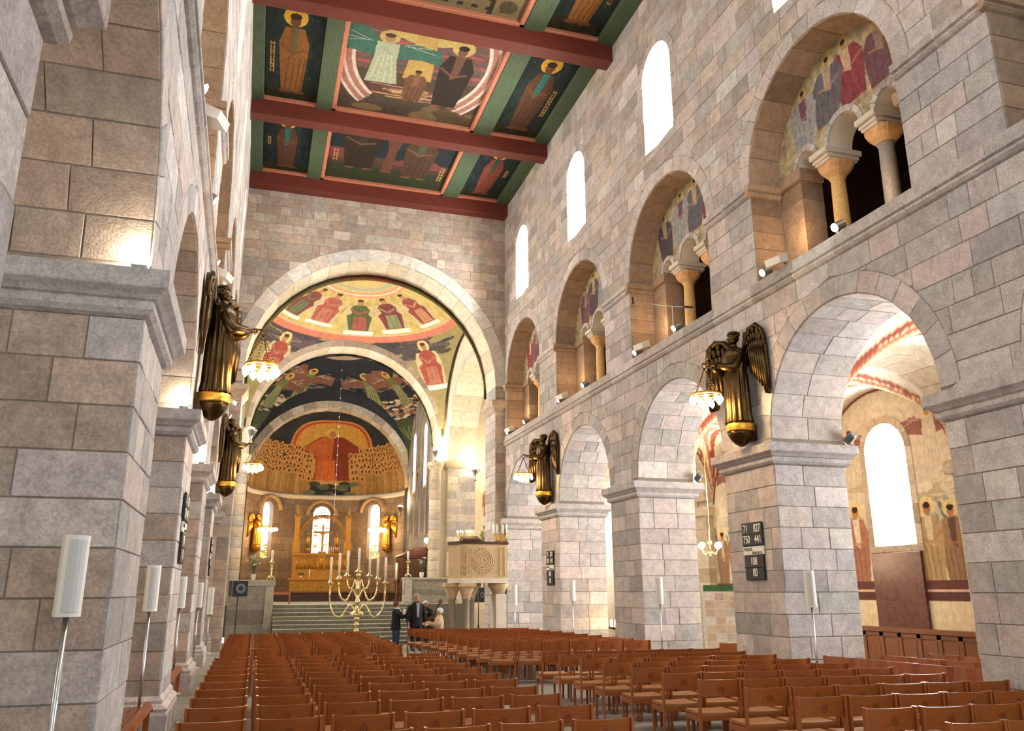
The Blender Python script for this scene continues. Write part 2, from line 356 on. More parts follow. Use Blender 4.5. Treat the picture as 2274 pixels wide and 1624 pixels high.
# ---------------------------------------------------------------- painting on plaster and wood (colours per vertex)
class Cv:
    def __init__(s, w, h, asp, bg):
        s.w, s.h, s.a = w, h, asp
        s.X, s.Y = np.meshgrid(np.linspace(0, asp, w+1), np.linspace(0, 1, h+1)); s.p = np.zeros((h+1, w+1, 3)); s.p[:] = lin(bg)
    def frame(s, X, Y): s._xy = (s.X, s.Y); s.X, s.Y = X, Y
    def unframe(s): s.X, s.Y = s._xy
    def put(s, m, c, al=1): s.p[m] = s.p[m]*(1-al)+np.array(lin(c))*al
    def ell(s, x, y, rx, ry, c, rot=0, al=1):
        dx, dy = s.X-x, s.Y-y; k, q = math.cos(rot), math.sin(rot); u, v = dx*k+dy*q, -dx*q+dy*k
        s.put((u/rx)**2+(v/ry)**2 < 1, c, al)
    def poly(s, pts, c, al=1):
        m = np.zeros(s.X.shape, bool); n = len(pts)
        for i in range(n):
            (x0, y0), (x1, y1) = pts[i], pts[(i+1) % n]
            if y0 == y1: continue
            m ^= ((s.Y < y0) != (s.Y < y1)) & (s.X < (x1-x0)*(s.Y-y0)/(y1-y0)+x0)
        s.put(m, c, al)
    def line(s, pts, w, c, al=1):
        m = np.zeros(s.X.shape, bool)
        for (x0, y0), (x1, y1) in zip(pts, pts[1:]):
            dx, dy = x1-x0, y1-y0; L = dx*dx+dy*dy+1e-12
            t = np.clip(((s.X-x0)*dx+(s.Y-y0)*dy)/L, 0, 1); m |= (s.X-x0-t*dx)**2+(s.Y-y0-t*dy)**2 < w*w/4
        s.put(m, c, al)
    def arc(s, x, y, r, w, a0, a1, c, k=1):
        s.line([(x+r*k*math.cos(a0+(a1-a0)*i/24), y+r*math.sin(a0+(a1-a0)*i/24)) for i in range(25)], w, c)
    def mottle(s, amt, seed, k=12):
        g = np.random.default_rng(seed).normal(0, 1, (k+2, int(k*max(1, s.a))+2))
        yy = s.Y*k; xx = s.X/s.a*(g.shape[1]-2); i, j = yy.astype(int), xx.astype(int); fy, fx = yy-i, xx-j
        n = (g[i, j]*(1-fx)+g[i, np.minimum(j+1, g.shape[1]-1)]*fx)*(1-fy)+(g[i+1, j]*(1-fx)+g[i+1, np.minimum(j+1, g.shape[1]-1)]*fx)*fy
        s.p *= np.clip(1+amt*n, .4, 1.7)[..., None]
    def robed(s, x, y, h, robe, under, halo='D9A840', skin_='8A5A3C', lean=0, wide=1, hs=1):
        """a plain standing robed figure with a halo: feet at y, height h"""
        w = h*.17*wide; L = lambda t: x+lean*t*h
        s.ell(L(.9), y+h*.9, h*.115*hs, h*.1, halo)
        s.poly([(L(0)-w*.85, y+.04*h), (L(.3)-w, y+.3*h), (L(.62)-w*1.15, y+.62*h), (L(.78)-w*.7, y+.79*h), (L(.78)+w*.7, y+.79*h), (L(.62)+w*1.15, y+.62*h), (L(.3)+w, y+.3*h), (L(0)+w*.8, y+.04*h)], robe)
        s.poly([(L(.5)-w*.25, y+.45*h), (L(.78)-w*.3, y+.79*h), (L(.78)+w*.35, y+.79*h), (L(.55)+w*.2, y+.5*h)], under)
        for k in (-.55, -.1, .3, .65): s.line([(L(.06)+k*w, y+.06*h), (L(.45)+k*w*1.1+.02*h, y+.45*h)], h*.012, '3A2A1C', .5)
        s.line([(L(.6)-w, y+.6*h), (L(.5)-w*.1, y+.5*h), (L(.55)+w*.7, y+.55*h)], h*.03, skin_, .7)
        s.ell(L(.86), y+h*.86, h*.05*hs, h*.068, skin_); s.ell(L(.9), y+h*.905, h*.055*hs, h*.035, '3A2418')
        for k in (-.4, .45): s.ell(L(0)+k*w*1.3, y+.025*h, h*.05, h*.02, skin_)
    def seated(s, x, y, h, robe, under, halo='D8B45A', skin_='A8764E'):
        w = h*.3
        s.poly([(x-w*.95, y), (x-w, y+.55*h), (x-w*.75, y+.72*h), (x+w*.75, y+.72*h), (x+w, y+.55*h), (x+w*.95, y)], 'B5A478'); s.ell(x, y+.86*h, h*.13, h*.13, halo)
        s.poly([(x-w*.7, y+.04*h), (x-w*.82, y+.3*h), (x-w*.9, y+.42*h), (x-w*.52, y+.5*h), (x-w*.66, y+.64*h), (x-w*.42, y+.74*h), (x-w*.15, y+.77*h), (x+w*.15, y+.77*h), (x+w*.42, y+.74*h), (x+w*.7, y+.62*h), (x+w*.6, y+.5*h), (x+w*.9, y+.4*h), (x+w*.8, y+.28*h), (x+w*.7, y+.04*h)], robe); s.line([(x-w*.5, y+.62*h), (x-w*.1, y+.5*h), (x+w*.5, y+.58*h)], h*.05, under)
        s.poly([(x-w*.5, y+.06*h), (x-w*.35, y+.42*h), (x+w*.45, y+.42*h), (x+w*.55, y+.06*h)], under)
        for k in (-.45, -.1, .25, .5): s.line([(x+k*w, y+.08*h), (x+k*w*1.2, y+.4*h), (x+k*w*.6, y+.65*h)], h*.015, '4A2A1E', .45)
        s.ell(x, y+.84*h, h*.065, h*.085, skin_); s.ell(x, y+.9*h, h*.065, h*.04, '4A3020')
        s.poly([(x-w*1.05, y-.06*h), (x+w*1.05, y-.06*h), (x+w*1.05, y+.02*h), (x-w*1.05, y+.02*h)], 'E3DCC4')
    def winged(s, x, y, h, robe, wing, halo='D8B45A', flip=1, skin_='B88A60'):
        w = h*.16
        for sg, q in ((-1, 1.0), (1, .8)):
            s.poly([(x+sg*w*.3*flip, y+.7*h), (x+sg*w*1.6*flip, y+1.02*h*q), (x+sg*w*3.6*flip, y+.95*h*q), (x+sg*w*3.9*flip, y+.5*h), (x+sg*w*2.4*flip, y+.55*h), (x+sg*w*.8*flip, y+.5*h)], wing)
            for t in (.25, .5, .75): s.line([(x+sg*w*(.8+t)*flip, y+.75*h), (x+sg*w*(2.2+1.4*t)*flip, y+(.95-.35*t)*h)], h*.012, 'E8E0C8', .5)
        s.ell(x, y+.86*h, h*.11, h*.11, halo)
        s.poly([(x-w*1.1, y), (x-w*.8, y+.45*h), (x-w*.75, y+.76*h), (x+w*.75, y+.76*h), (x+w*.8, y+.45*h), (x+w*1.2, y+.02*h)], robe)
        for k in (-.6, -.2, .2, .6): s.line([(x+k*w*1.3, y+.02*h), (x+k*w*.6, y+.55*h)], h*.014, 'EFE8CC', .4)
        s.ell(x, y+.84*h, h*.055, h*.07, skin_); s.ell(x, y+.89*h, h*.058, h*.035, '5A3A22')
    def glyphs(s, x, y, h, n, c, seed):
        """a short upright row of strokes of gold paint"""
        rg = random.Random(seed)
        for i in range(n):
            t = y-h*i
            s.line([(x-h*.28, t), (x-h*.28+rg.uniform(0, .15)*h, t-h*.7)], h*.16, c); s.line([(x+h*.28, t), (x+h*.28, t-h*.7)], h*.16, c)
            s.line([(x-h*.28, t-rg.choice([0, .35, .7])*h), (x+h*.28, t-rg.choice([0, .35, .7])*h)], h*.15, c)
    def build(s, name, fn, parent, mask=None, **tg):
        S, T = s.X.ravel()/s.a, s.Y.ravel(); V = fn(S, T); h1, w1 = s.h+1, s.w+1
        i, j = np.meshgrid(np.arange(s.h), np.arange(s.w), indexing='ij'); b = (i*w1+j).ravel()
        F = np.stack([b, b+1, b+w1+1, b+w1], 1)
        if mask is not None:
            mk = mask(S, T).reshape(h1, w1); ok = (mk[:-1, :-1] & mk[1:, :-1] & mk[:-1, 1:] & mk[1:, 1:]).ravel(); F = F[ok]
            used = np.unique(F); rm = np.full(len(S), -1); rm[used] = np.arange(len(used)); F = rm[F]; V = V[used]; C = s.p.reshape(-1, 3)[used]
        else: C = s.p.reshape(-1, 3)
        me = bpy.data.meshes.new(name); n = len(F)
        me.vertices.add(len(V)); me.vertices.foreach_set('co', V.astype(np.float32).ravel())
        me.loops.add(4*n); me.loops.foreach_set('vertex_index', F.astype(np.int32).ravel())
        me.polygons.add(n); me.polygons.foreach_set('loop_start', np.arange(0, 4*n, 4, dtype=np.int32)); me.polygons.foreach_set('loop_total', np.full(n, 4, np.int32))
        me.update(calc_edges=True); me.validate()
        a = me.color_attributes.new('col', 'FLOAT_COLOR', 'POINT'); a.data.foreach_set('color', np.c_[C, np.ones(len(C))].astype(np.float32).ravel())
        me.materials.append(MT['paint']); me.shade_smooth()
        o = bpy.data.objects.new(name, me); COL.objects.link(o); o.parent = parent; return tag(o, **tg)
# ================================================================ NAVE WALLS
XR = 8.7
def XL(y): return -1.0-.0125*(y-4)
BAY = 5.56
def OW(k): return 8.6+BAY*k
def OE(k): return 12.52+BAY*k
YEND, YBACK = 29.45, -4.0
IMP = [(-.05, 4.03), (0, 4.03), (.05, 4.05), (.085, 4.09), (.09, 4.13), (.07, 4.165), (.10, 4.175), (.13, 4.21), (.185, 4.25), (.19, 4.265), (.19, 4.405), (-.05, 4.405)]
STR1 = [(-.03, 7.11), (.0, 7.11), (.05, 7.125), (.09, 7.165), (.09, 7.20), (.065, 7.225), (.11, 7.24), (.115, 7.27), (.06, 7.285), (.06, 7.465), (-.03, 7.465)]
STR2 = [(-.03, 9.26), (0, 9.26), (.045, 9.28), (.08, 9.315), (.075, 9.345), (.055, 9.365), (.105, 9.385), (.105, 9.5), (-.03, 9.5)]
def wall_core(ops_a, ops_g, ops_w): return
for side in ('right', 'left'):
    R_ = side == 'right'; rng = random.Random(11 if R_ else 12)
    if R_:
        fn = lambda u, v, d: (XR-d, u, v)
        fn3 = lambda u, x, z: (XR+x, u, z)
    else:
        fn = lambda u, v, d: (XL(u)+d, u, v)
        fn3 = lambda u, x, z: (XL(u)-x, u, z)
    sg = -1 if R_ else 1
    ks = range(-2, 4)
    A = [Op((OW(k)+OE(k))/2, 1.96, -1, 4.5, .34) for k in ks]
    G = [Op((OW(k)+OE(k))/2, 1.96, 7.4, 9.53, .33) for k in ks]
    Wn = [Op((OW(k)+OE(k))/2-.06, .75, 12.5, 14.45, .24) for k in ks]
    if not R_: A[1] = Op((3.26+OE(-1))/2, (OE(-1)-3.26)/2, -1, 4.5, .34)
    core = MB(); gname = 'wall_'+side
    zsA = split(4.40, 7.11, .39); zsG = split(7.465, 9.26, .36); zsT = split(9.5, 16.95, .392)
    allops = A+G+Wn
    lay(gname, fn, zsA, YBACK, YEND, A, PINK, rng, core=core)
    for z0, z1, ops in ((7.11, 7.465, []), (9.26, 9.5, G)):
        iv, vm = bands(z0, z1, YBACK, YEND, ops, False)
        for l, r in iv:
            p = clip(-1e3, 1e3, l, r, z0, z1, vm)
            if p: core.prism(p, fn, 0, -1.5)
    lay(gname, fn, zsG, YBACK, YEND, G, PINK, rng, core=core)
    lay(gname, fn, zsT, YBACK, YEND, G+Wn, PINK if not R_ else PINK+TAN[:7], rng, core=core)
    wall = core.build(gname, 'mortar', kind='structure'); tag(wall, 'nave wall of grey and pink ashlar with gallery openings and tall round-headed windows' if R_ else 'brightly lit nave wall of pale ashlar beside the bronze angels seen edge-on')
    for o, k in zip(G, ks):
        ring(gname, fn, o, .33, 15, PINK, rng)
    for o in Wn: ring(gname, fn, o, .24, 9, PINK, rng)
    # string courses, block by block
    y = YBACK
    while y < YEND-.05:
        e = min(YEND, y+rng.uniform(1.1, 1.6))
        if e > YEND-.4: e = YEND
        MB().sweep(STR1, [(fn(y+.003, 0, 0)[0], y+.003, sg, 0), (fn(e-.003, 0, 0)[0], e-.003, sg, 0)], tone(PINK, rng)).build('string_course_block', 'stone', wall); y = e
    ed = [YBACK]+[q for k in ks for q in (OW(k), OE(k))]+[YEND]
    for y0, y1 in zip(ed[::2], ed[1::2]):
        if y1-y0 < .1: continue
        n = 2 if y1-y0 > 1.2 else 1
        for i in range(n):
            a, b = y0+(y1-y0)*i/n+.002, y0+(y1-y0)*(i+1)/n-.002
            MB().sweep(STR2, [(fn(a, 0, 0)[0], a, sg, 0), (fn(b, 0, 0)[0], b, sg, 0)], tone(PINK, rng)).build('impost_band_block', 'stone', wall)
    # arches of the arcade and the reveals of the gallery
    for o, k in zip(A, ks):
        if k < -1: continue
        gn = 'arch_%s_%d' % (side, k)
        ring(gn, fn, o, .34, 15, PINK, rng); soffit(gn, fn3, o, 1.5, 15, 3, PINK if R_ else BROWN, rng)
        nm = ('south', 'north')[not R_]
        ord_ = {-1: 'beside the camera', 0: 'first', 1: 'second', 2: 'third', 3: 'last, next to the chancel'}[k]
        a = thing('arcade_arch', '%s arcade arch of dressed voussoirs, %s' % ('aisle-window side' if R_ else 'bright side', ord_ if k in (-1, 3) else ord_+' open arch along the nave'), None, (fn(o.c, 0, 0)[0], o.c, 4.5), kind='structure')
        a.location = (0, 0, 0); finish_stones(gn, a, 300, 9)
    for o, k in zip(G, ks):
        if k < -1: continue
        gn = 'gal_%s_%d' % (side, k)
        soffit(gn, fn3, o, .66, 11, 1, LAMP_WARM, rng)
        E_ = OE(k); zs = split(7.465, 9.26, .36)
        jamb(gn, lambda u, v, d: fn3(E_-d, u, v), zs, .66, LAMP_WARM, rng, rows=1)
        a = thing('gallery_arch', '%s reveal of the gallery opening %s' % ('tan stone' if R_ else 'sunlit', {-1: 'nearest the back of the nave', 0: 'with the largest painted tympanum', 1: 'second along the wall', 2: 'third along the wall', 3: 'next to the chancel wall'}[k] if R_ else {-1: 'above the nearest pier', 0: 'after the nearest pier', 1: 'above the first bronze angel', 2: 'beyond the first bronze angel', 3: 'beside the chancel wall'}[k]), None, kind='structure')
        finish_stones(gn, a, 300, 9)
        x0, x1 = fn3(E_, -.1, 0)[0], fn3(E_, .66, 0)[0]
        MB().sweep(STR2, [(x0, E_, 0, -1), (x1, E_, 0, -1)], tone(LAMP_WARM, rng)).build('impost_band_block', 'stone', a)
        # inner order: two pilasters, tympanum wall on three small arches
        W_ = OW(k); m = (W_+E_)/2; inn = MB(); colr = lambda: tone(BUFF, rng)
        small = [Op(m, .40, 9.5, 9.62), Op(m-1.06, .24, 9.5, 9.62), Op(m+1.06, .24, 9.5, 9.62)]
        fi = lambda u, v, d: fn3(u, .66-d, v)
        for v0, v1 in zip(*(lambda z: (z, z[1:]))(split(9.62, 11.6, .2))):
            iv, vm = bands(v0, v1, W_-.1, E_+.1, small, False)
            for l, r in iv:
                p = clip(-1e3, 1e3, l, r, v0, v1, vm)
                if p: inn.prism(p, fi, 0, -.5)
        inn.build('tympanum_wall', 'plaster', a)
        for (a0, a1) in ((W_, W_+.66), (E_-.66, E_)):
            for v0, v1 in zip(*(lambda z: (z, z[1:]))(split(7.465, 9.4, .39))):
                MB().prism([(a0, v0+.004), (a1, v0+.004), (a1, v1), (a0, v1)], fi, -.02, -.5, tone(LAMP_WARM, rng)).build('pilaster_block', 'stone', a)
            MB().prism([(a0-.06, 9.4), (a1+.06, 9.4), (a1+.08, 9.5), (a1+.08, 9.62), (a0-.08, 9.62), (a0-.08, 9.5)], fi, .05, -.5, tone(LAMP_WARM, rng)).build('pilaster_impost', 'stone', a)
        if R_ and k > -1:
            g2 = 'sm%d' % k
            for so in small: ring(g2, lambda u, v, d: fi(u, v, d+.012), so, .13, 7, PINK, rng)
            finish_stones(g2, a, 300, 7)
            cv = Cv(230, 120, 3.92/2.0, 'A09272'); rg = random.Random(40+k); cv.mottle(.22, k+3, 20)
            # plain robed figures standing in for the painted scene
            sc = [('6B4A52', '8E7A6A'), ('7E3B40', 'B59A7C'), ('5E5A60', 'A08E78'), ('8A8A88', '6B4A52'), ('4E4448', '9A8A6C')]
            for i, q in enumerate([.45, .8, 1.16, 1.5]):
                c_ = sc[(i+k) % 5]; cv.robed(q, .16+.16*(1-abs(q-.98))-.02*i, .6+.14*(1-abs(q-.98)), c_[0], c_[1], halo='B09C68', wide=1.5, hs=.8, lean=rg.uniform(-.12, .12), skin_='A07A5E')
            cv.ell(.3, .22, .09, .13, '9A9C9A'); cv.mottle(.12, k+9, 40)
            def fp(S, T): return np.stack([np.full_like(S, XR+.66-.006), W_+S*3.92, 9.5+T*2.0], 1)
            def mk(S, T):
                u, v = W_+S*3.92, 9.5+T*2.0; ok = (u-m)**2+(v-9.53)**2 < 1.955**2
                for so in small: ok &= ~(((u-so.c)**2+(v-9.62)**2 < (so.h+.12)**2)); ok &= ~((abs(u-so.c) < so.h+.12) & (v < 9.62))
                return ok
            cv.build('tympanum_painting', fp, a, mk)
            # columns
            for s_ in (-1, 1):
                cy = m+.62*s_; colm = thing('gallery_column', 'slender %s column with cushion capital in the gallery opening %s' % ('grey granite' if s_ < 0 else 'golden stone', {0: 'with the largest painting', 1: 'second along the wall', 2: 'third along the wall', 3: 'next to the chancel wall'}[k]), 'column', (XR+.95, cy, 7.465), group='gallery columns')
                sm = 'gcol_g' if s_ < 0 else 'gcol_y'
                if sm not in MT: MT[sm] = surf(sm, '7F7C78' if s_ < 0 else 'C8A468', rough=.5, scale=18, amt=.25)
                MB().lathe([(.2, 0), (.2, .08), (.17, .1), (.185, .15), (.15, .19)], 16).build('base', 'gcol_y' if 'gcol_y' in MT else sm, colm, True)
                MB().lathe([(.135, .19), (.14, .6), (.135, 1.2), (.125, 1.62), (.15, 1.64), (.15, 1.67)], 20).build('shaft', sm, colm, True)
                cp = MB(); n = 24; pr = []      # cushion capital: circle below, square above
                for t in (0, .2, .4, .6, .8, 1):
                    row = []
                    for i in range(n):
                        a_ = 2*PI*i/n; c_, s2 = math.cos(a_), math.sin(a_); rs = .27/max(abs(c_), abs(s2)); r_ = .14+(min(rs, .32)-.14)*math.sin(t*PI/2)
                        row.append((r_*c_, r_*s2, 1.66+.26*t))
                    pr += row
                cp.add(pr, [(i*n+j, i*n+(j+1) % n, (i+1)*n+(j+1) % n, (i+1)*n+j) for i in range(5) for j in range(n)]+[tuple(5*n+j for j in range(n))])
                cp.build('capital', surf('capstone', 'C49A6C', rough=.8, scale=8) if 'capstone' not in MT else 'capstone', colm)
                ab = MB()
                for (q, z0, z1) in ((.27, 1.92, 1.97), (.30, 1.97, 2.02), (.29, 2.02, 2.05), (.34, 2.05, 2.155)): ab.box(-q*1.15, q*1.15, -q*.7, q*.7, z0, z1, b=.008)
                ab.build('abacus', 'smooth_stone', colm)
    finish_stones(gname, wall, 300, 10)
    # windows of the clerestory
    for o, k in zip(Wn, ks):
        if k < -1: continue
        wn = thing('window_%d' % (k+2+(0 if R_ else 6)), '%s clerestory window flooded with daylight %s' % ('tall round-headed' if R_ else 'sunward', {-1: 'above the back of the nave', 0: 'cut off by the top of the picture', 1: 'largest and nearest one fully in view', 2: 'second smallest, above the third gallery opening', 3: 'smallest, nearest the chancel wall'}[k]), None, kind='structure')
        pts = [(o.c-o.h-.05, o.lo-.2), (o.c+o.h+.05, o.lo-.2)]+[(o.c+(o.h+.05)*math.cos(PI*i/12), o.zc+(o.h+.05)*math.sin(PI*i/12)) for i in range(13)]
        MB().prism(pts, lambda u, v, d: fn3(u, 1.0-d, v), 0, -.02).build('pane', 'daylight' if R_ else 'daylight_north', wn)
        MB().prism([(o.c-o.h, 12.5), (o.c+o.h, 12.5), (o.c+o.h, 12.51), (o.c-o.h, 12.51)], lambda u, v, d: fn3(u, d, v+ (.35*d if d > 0 else 0)), -.0, 1.0).build('sill', 'smooth_stone', wn)
        for zz in (13.1, 13.75, 14.4): MB().box(-.012, .012, -o.h, o.h, -.015, .015).build('glazing_bar', 'black', wn).location = fn3(o.c, .97, zz)
    # piers
    for k in range(-1, 5):
        y0, y1 = (OE(k-1), OW(k)) if k < 4 else (OE(3), YEND+.9)
        if R_ and k == -1: continue
        if k == -1: y1 = 3.26
        pm = MB(); zs = split(.36, 4.03, .385); gn = 'pier_%s_%d' % (side, k)
        pm.prism([(y0+.015, 0), (y1-.015, 0), (y1-.015, 4.4), (y0+.015, 4.4)], fn, 0, -1.5)
        pr = pm.build('pier', 'mortar', kind='structure')
        tag(pr, ('right-hand ' if R_ else 'left-hand ')+{-1: 'ashlar pier closest to the back of the nave', 0: 'massive ashlar pier standing closest beside the last chair rows' if R_ else 'massive brown ashlar pier behind the nearest white column speaker', 1: 'ashlar pier with hymn board and bronze angel above' if R_ else 'ashlar pier with hymn board seen edge-on below the larger angel', 2: 'ashlar pier between the two bronze angels', 3: 'ashlar pier carrying the farther bronze angel', 4: 'half pier next to the pulpit' if R_ else 'half pier at the chancel corner'}[k])
        tn = TAN if not R_ else PINK
        if k < 4: lay(gn, fn, zs, y0, y1, [], PINK, rng, lens=(.5, 1.0))
        jamb(gn, lambda u, v, d: fn3(y0-d+.015, u, v), zs, 1.5, (PINK[:3]+BROWN) if not R_ else PINK, rng, rows=2)
        finish_stones(gn, pr, 300, 8)
        xa, xb = fn3(y0, 0, 0)[0], fn3(y0, 1.5, 0)[0]; y1b = min(y1, YEND)
        s2 = sg
        path = [(fn3(y0, 0, 0)[0], y0, sg, -1), (xb, y0, -sg, -1), (fn3(y1, 1.5, 0)[0], y1, -sg, 1), (fn3(y1, 0, 0)[0], y1, sg, 1)]
        if k == 4: path = [(xa, y0, sg, -1), (xb, y0, -sg, -1), (xb, y1b, -sg, 1), (xa, y1b, sg, 1)]
        MB().sweep(IMP, path, tone(PINK, rng), closed=True).build('impost', 'stone', pr)
        PL = [(-.05, 0), (.13, 0), (.13, .3), (.11, .34), (.12, .38), (.08, .42), (.05, .44), (.055, .48), (.015, .53), (-.05, .53)]
        MB().sweep(PL, path, tone(PINK, rng), closed=True).build('plinth', 'stone', pr)
# ================================================================ FLOOR
fl = MB().box(-7, 15, YBACK-2, 31.2, -.3, -.02).build('floor', 'mortar', kind='structure'); tag(fl, 'pale stone slab floor of the nave glimpsed along the centre aisle')
rng = random.Random(5); GF = MB()
y = 3.0
while y < 31.0:
    h = .62; x = -1.6+rng.random()*.4
    while x < 9.5:
        w = rng.uniform(.6, 1.1); big = 2.9 < x < 5.2 and y > 6
        c = tuple(np.array(lin('97938B'))*rng.uniform(.82, 1.12)); tgt = MB() if big else GF
        tgt.box(x+.004, x+w-.004, y+.004, y+h-.004, -.04, 0, c, b=.004)
        if big: tgt.build('floor_slab', 'stone', fl)
        x += w
    y += h
GF.build('small_floor_slabs', 'stone', fl, kind='stuff')
# ================================================================ CEILING
ce = MB().box(-2.6, 10.2, YBACK, YEND+1.4, 17.45, 17.7).build('ceiling', 'dark_wood', kind='structure'); tag(ce, 'timber ceiling with painted panels between green and red beams')
BY = [7.38, 12.94, 18.5, 24.15, 28.98]
LB = [(-1.5, -.87), (.75, 1.24), (6.0, 6.6), (8.2, 8.72)]
PX = [(-.87, .75), (1.24, 6.0), (6.6, 8.2)]
for i, y0 in enumerate(BY):
    MB().box(-1.45, 8.72, y0, y0+.47, 16.46, 17.2, b=.012).build('cross_beam', 'red_beam', ce)
def halo_panel(x0, x1, y0, y1, name, side, seed):
    w, d = x1-x0, y1-y0
    cv = Cv(int(110*w/1.6), int(190*d/5), w/d, '1F2A2A'); rg = random.Random(seed)
    cv.put(cv.Y < .12+.02*np.sin(cv.X*20), '2A2A18', 1); cv.mottle(.3, seed, 14)
    rb, un = [('7A4A26', '4A5038'), ('5A3A28', '2F6A66'), ('7E3A2C', '2C4A36'), ('7A3A30', '2F4A34'), ('8A5A28', '6A5A3A')][seed % 5]
    cx = w/d*.5
    cv.robed(cx, .08, .8, rb, un, halo='D9A83A', skin_='6E4528', wide=.52, hs=.68)
    for q in range(14): cv.ell(rg.uniform(.02, w/d-.02), rg.uniform(.2, .95), .003, .003, '8FA0A0')
    cv.glyphs(w/d*(.12 if side < 0 else .85), .56, .032, 9 if d > 5 else 4, 'D9A648', seed)
    cv.mottle(.1, seed+50, 50); cv.p *= .75
    def f(S, T): return np.stack([x0+S*w, y1-T*d, np.full_like(S, 17.08)], 1)
    cv.build(name, f, ce)
for i in range(len(BY)-1):
    y0, y1 = BY[i]+.47, BY[i+1]
    for (a, b) in LB: MB().box(a, b, y0, y1, 16.95, 17.3, b=.01).build('green_beam', 'green_beam', ce)
    if i == 0: 
        MB().box(-1, 8.3, y0, y1, 17.1, 17.2).build('panel_board', 'dark_wood', ce); continue
    for j, (a, b) in enumerate(PX):
        if j != 1: halo_panel(a+.02, b-.02, y0, y1, 'side_panel_painting', -1 if j == 0 else 1, i*2+j)
        else:
            d, w = y1-y0, b-a-.28; cv = Cv(300, 280, w/d, '5B4A38'); A_ = w/d; rg = random.Random(60+i)
            if i == 2:      # evening landscape in a ring of pale bands
                cv.put(cv.Y > .42, '7B5A50'); 
                for q in range(120): cv.ell(rg.uniform(0, A_), rg.uniform(.45, 1), rg.uniform(.03, .09), rg.uniform(.006, .016), rg.choice(['A5524A', 'B3564C', '6B5A58', '8A5048', '5E5652', 'B4605A']))
                cv.put((cv.Y > .3) & (cv.Y < .46), '5A4C34'); cv.put((cv.Y > .2) & (cv.Y < .34), '6A4038')
                for q in range(26): cv.line([(rg.uniform(.15, .5)*A_, .2+.13*q/26), (rg.uniform(.5, .85)*A_, .2+.13*q/26+rg.uniform(-.01, .01))], .008, rg.choice(['D8B45A', '9A6A58', '8A4A42', 'C89A6A']))
                cv.ell(.5*A_, 1.0, .3, .24, 'D9BE55'); cv.poly([(.44*A_, 1), (.40*A_, .42), (.60*A_, .42), (.55*A_, 1)], 'D3A83E')
                for r_, c_, w_ in ((.54, 'E9DCC4', .025), (.575, 'C07A66', .035), (.61, 'E6D6BE', .02), (.645, 'C07A66', .035), (.675, 'E9DCC4', .018)):
                    cv.arc(.5*A_, .62, r_, w_, -PI*.28, PI*.30, c_, .72); cv.arc(.5*A_, .62, r_, w_, PI*.70, PI*1.28, c_, .72)
                cv.winged(.26*A_, .33, .52, 'B9C49A', '3E7A66', flip=1); cv.robed(.74*A_, .16, .7, '3A3028', '7A5236', halo='D8B84E', wide=.75, hs=.8); cv.robed(.5*A_, .18, .36, '7E5230', '9A6A40', halo='D3A83E')
                for q in range(9): cv.ell(rg.uniform(0, A_), rg.uniform(.02, .13), rg.uniform(.06, .14), rg.uniform(.03, .07), rg.choice(['6B5636', '80683F', '57452C', '8E7446']))
            elif i == 3:    # dusk meadow with two plain figures and a palm
                cv.put(cv.Y > .45, '26343C'); cv.put(cv.Y < .33, '3A4426'); cv.put((cv.Y >= .33) & (cv.Y <= .45+.09*np.sin(cv.X*9+1)), '8A4038'); cv.put((cv.Y > .28) & (cv.Y < .36), '5E3E2C')
                cv.poly([(.44*A_, .2), (.46*A_, .62), (.43*A_, .78), (.56*A_, .78), (.53*A_, .6), (.53*A_, .2)], '7A4630')
                for q in range(9): cv.line([(.5*A_, .78), (A_*(.34+.04*q), .98-.012*abs(q-4)**2)], .022, rg.choice(['6E8A3C', '88A24A', '4E6A30']))
                cv.robed(.25*A_, .2, .86, '3A2E20', '4A4028', wide=.9, hs=.7); cv.robed(.72*A_, .15, .86, '5E4028', '5A6048', wide=.8, hs=.7)
                cv.glyphs(.06*A_, .5, .05, 4, 'D0A040', 1); cv.glyphs(.94*A_, .42, .05, 5, 'D0A040', 2)
            else:           # patterned floor scene
                cv.put(cv.Y >= 0, '8E7A4C')
                for q in range(10):
                    for r_ in range(8): cv.poly([((.05+.09*q)*A_, .03+.07*r_), ((.09+.09*q)*A_, .03+.07*r_), ((.09+.09*q)*A_, .055+.07*r_), ((.05+.09*q)*A_, .055+.07*r_)], '3E3420')
                cv.line([(.8*A_, 0), (.8*A_, .6)], .025, '3E3826')
                for q in range(3): cv.ell(.9*A_, .08+.16*q, .05, .05, '5E5236')
            cv.mottle(.08, 70+i, 60); cv.p = (cv.p*.78+cv.p.mean(2, keepdims=True)*.22)*.62
            x0 = a+.14
            def f(S, T): return np.stack([x0+S*w, y1-.14-T*(d-.14), np.full_like(S, 17.08)], 1)
            cv.build('centre_panel_painting', f, ce)
            fr = MB()
            for (p0, p1, q0, q1) in ((a, a+.14, y0, y1), (b-.14, b, y0, y1), (a, b, y1-.14, y1)): fr.box(p0, p1, q0, q1, 16.97, 17.2, b=.015); 
            fr.build('panel_frame', 'pink_trim', ce)
        if j != 1: MB().box(a, b, y1-.11, y1-.01, 16.97, 17.15, b=.015).build('panel_moulding', 'pink_trim', ce)
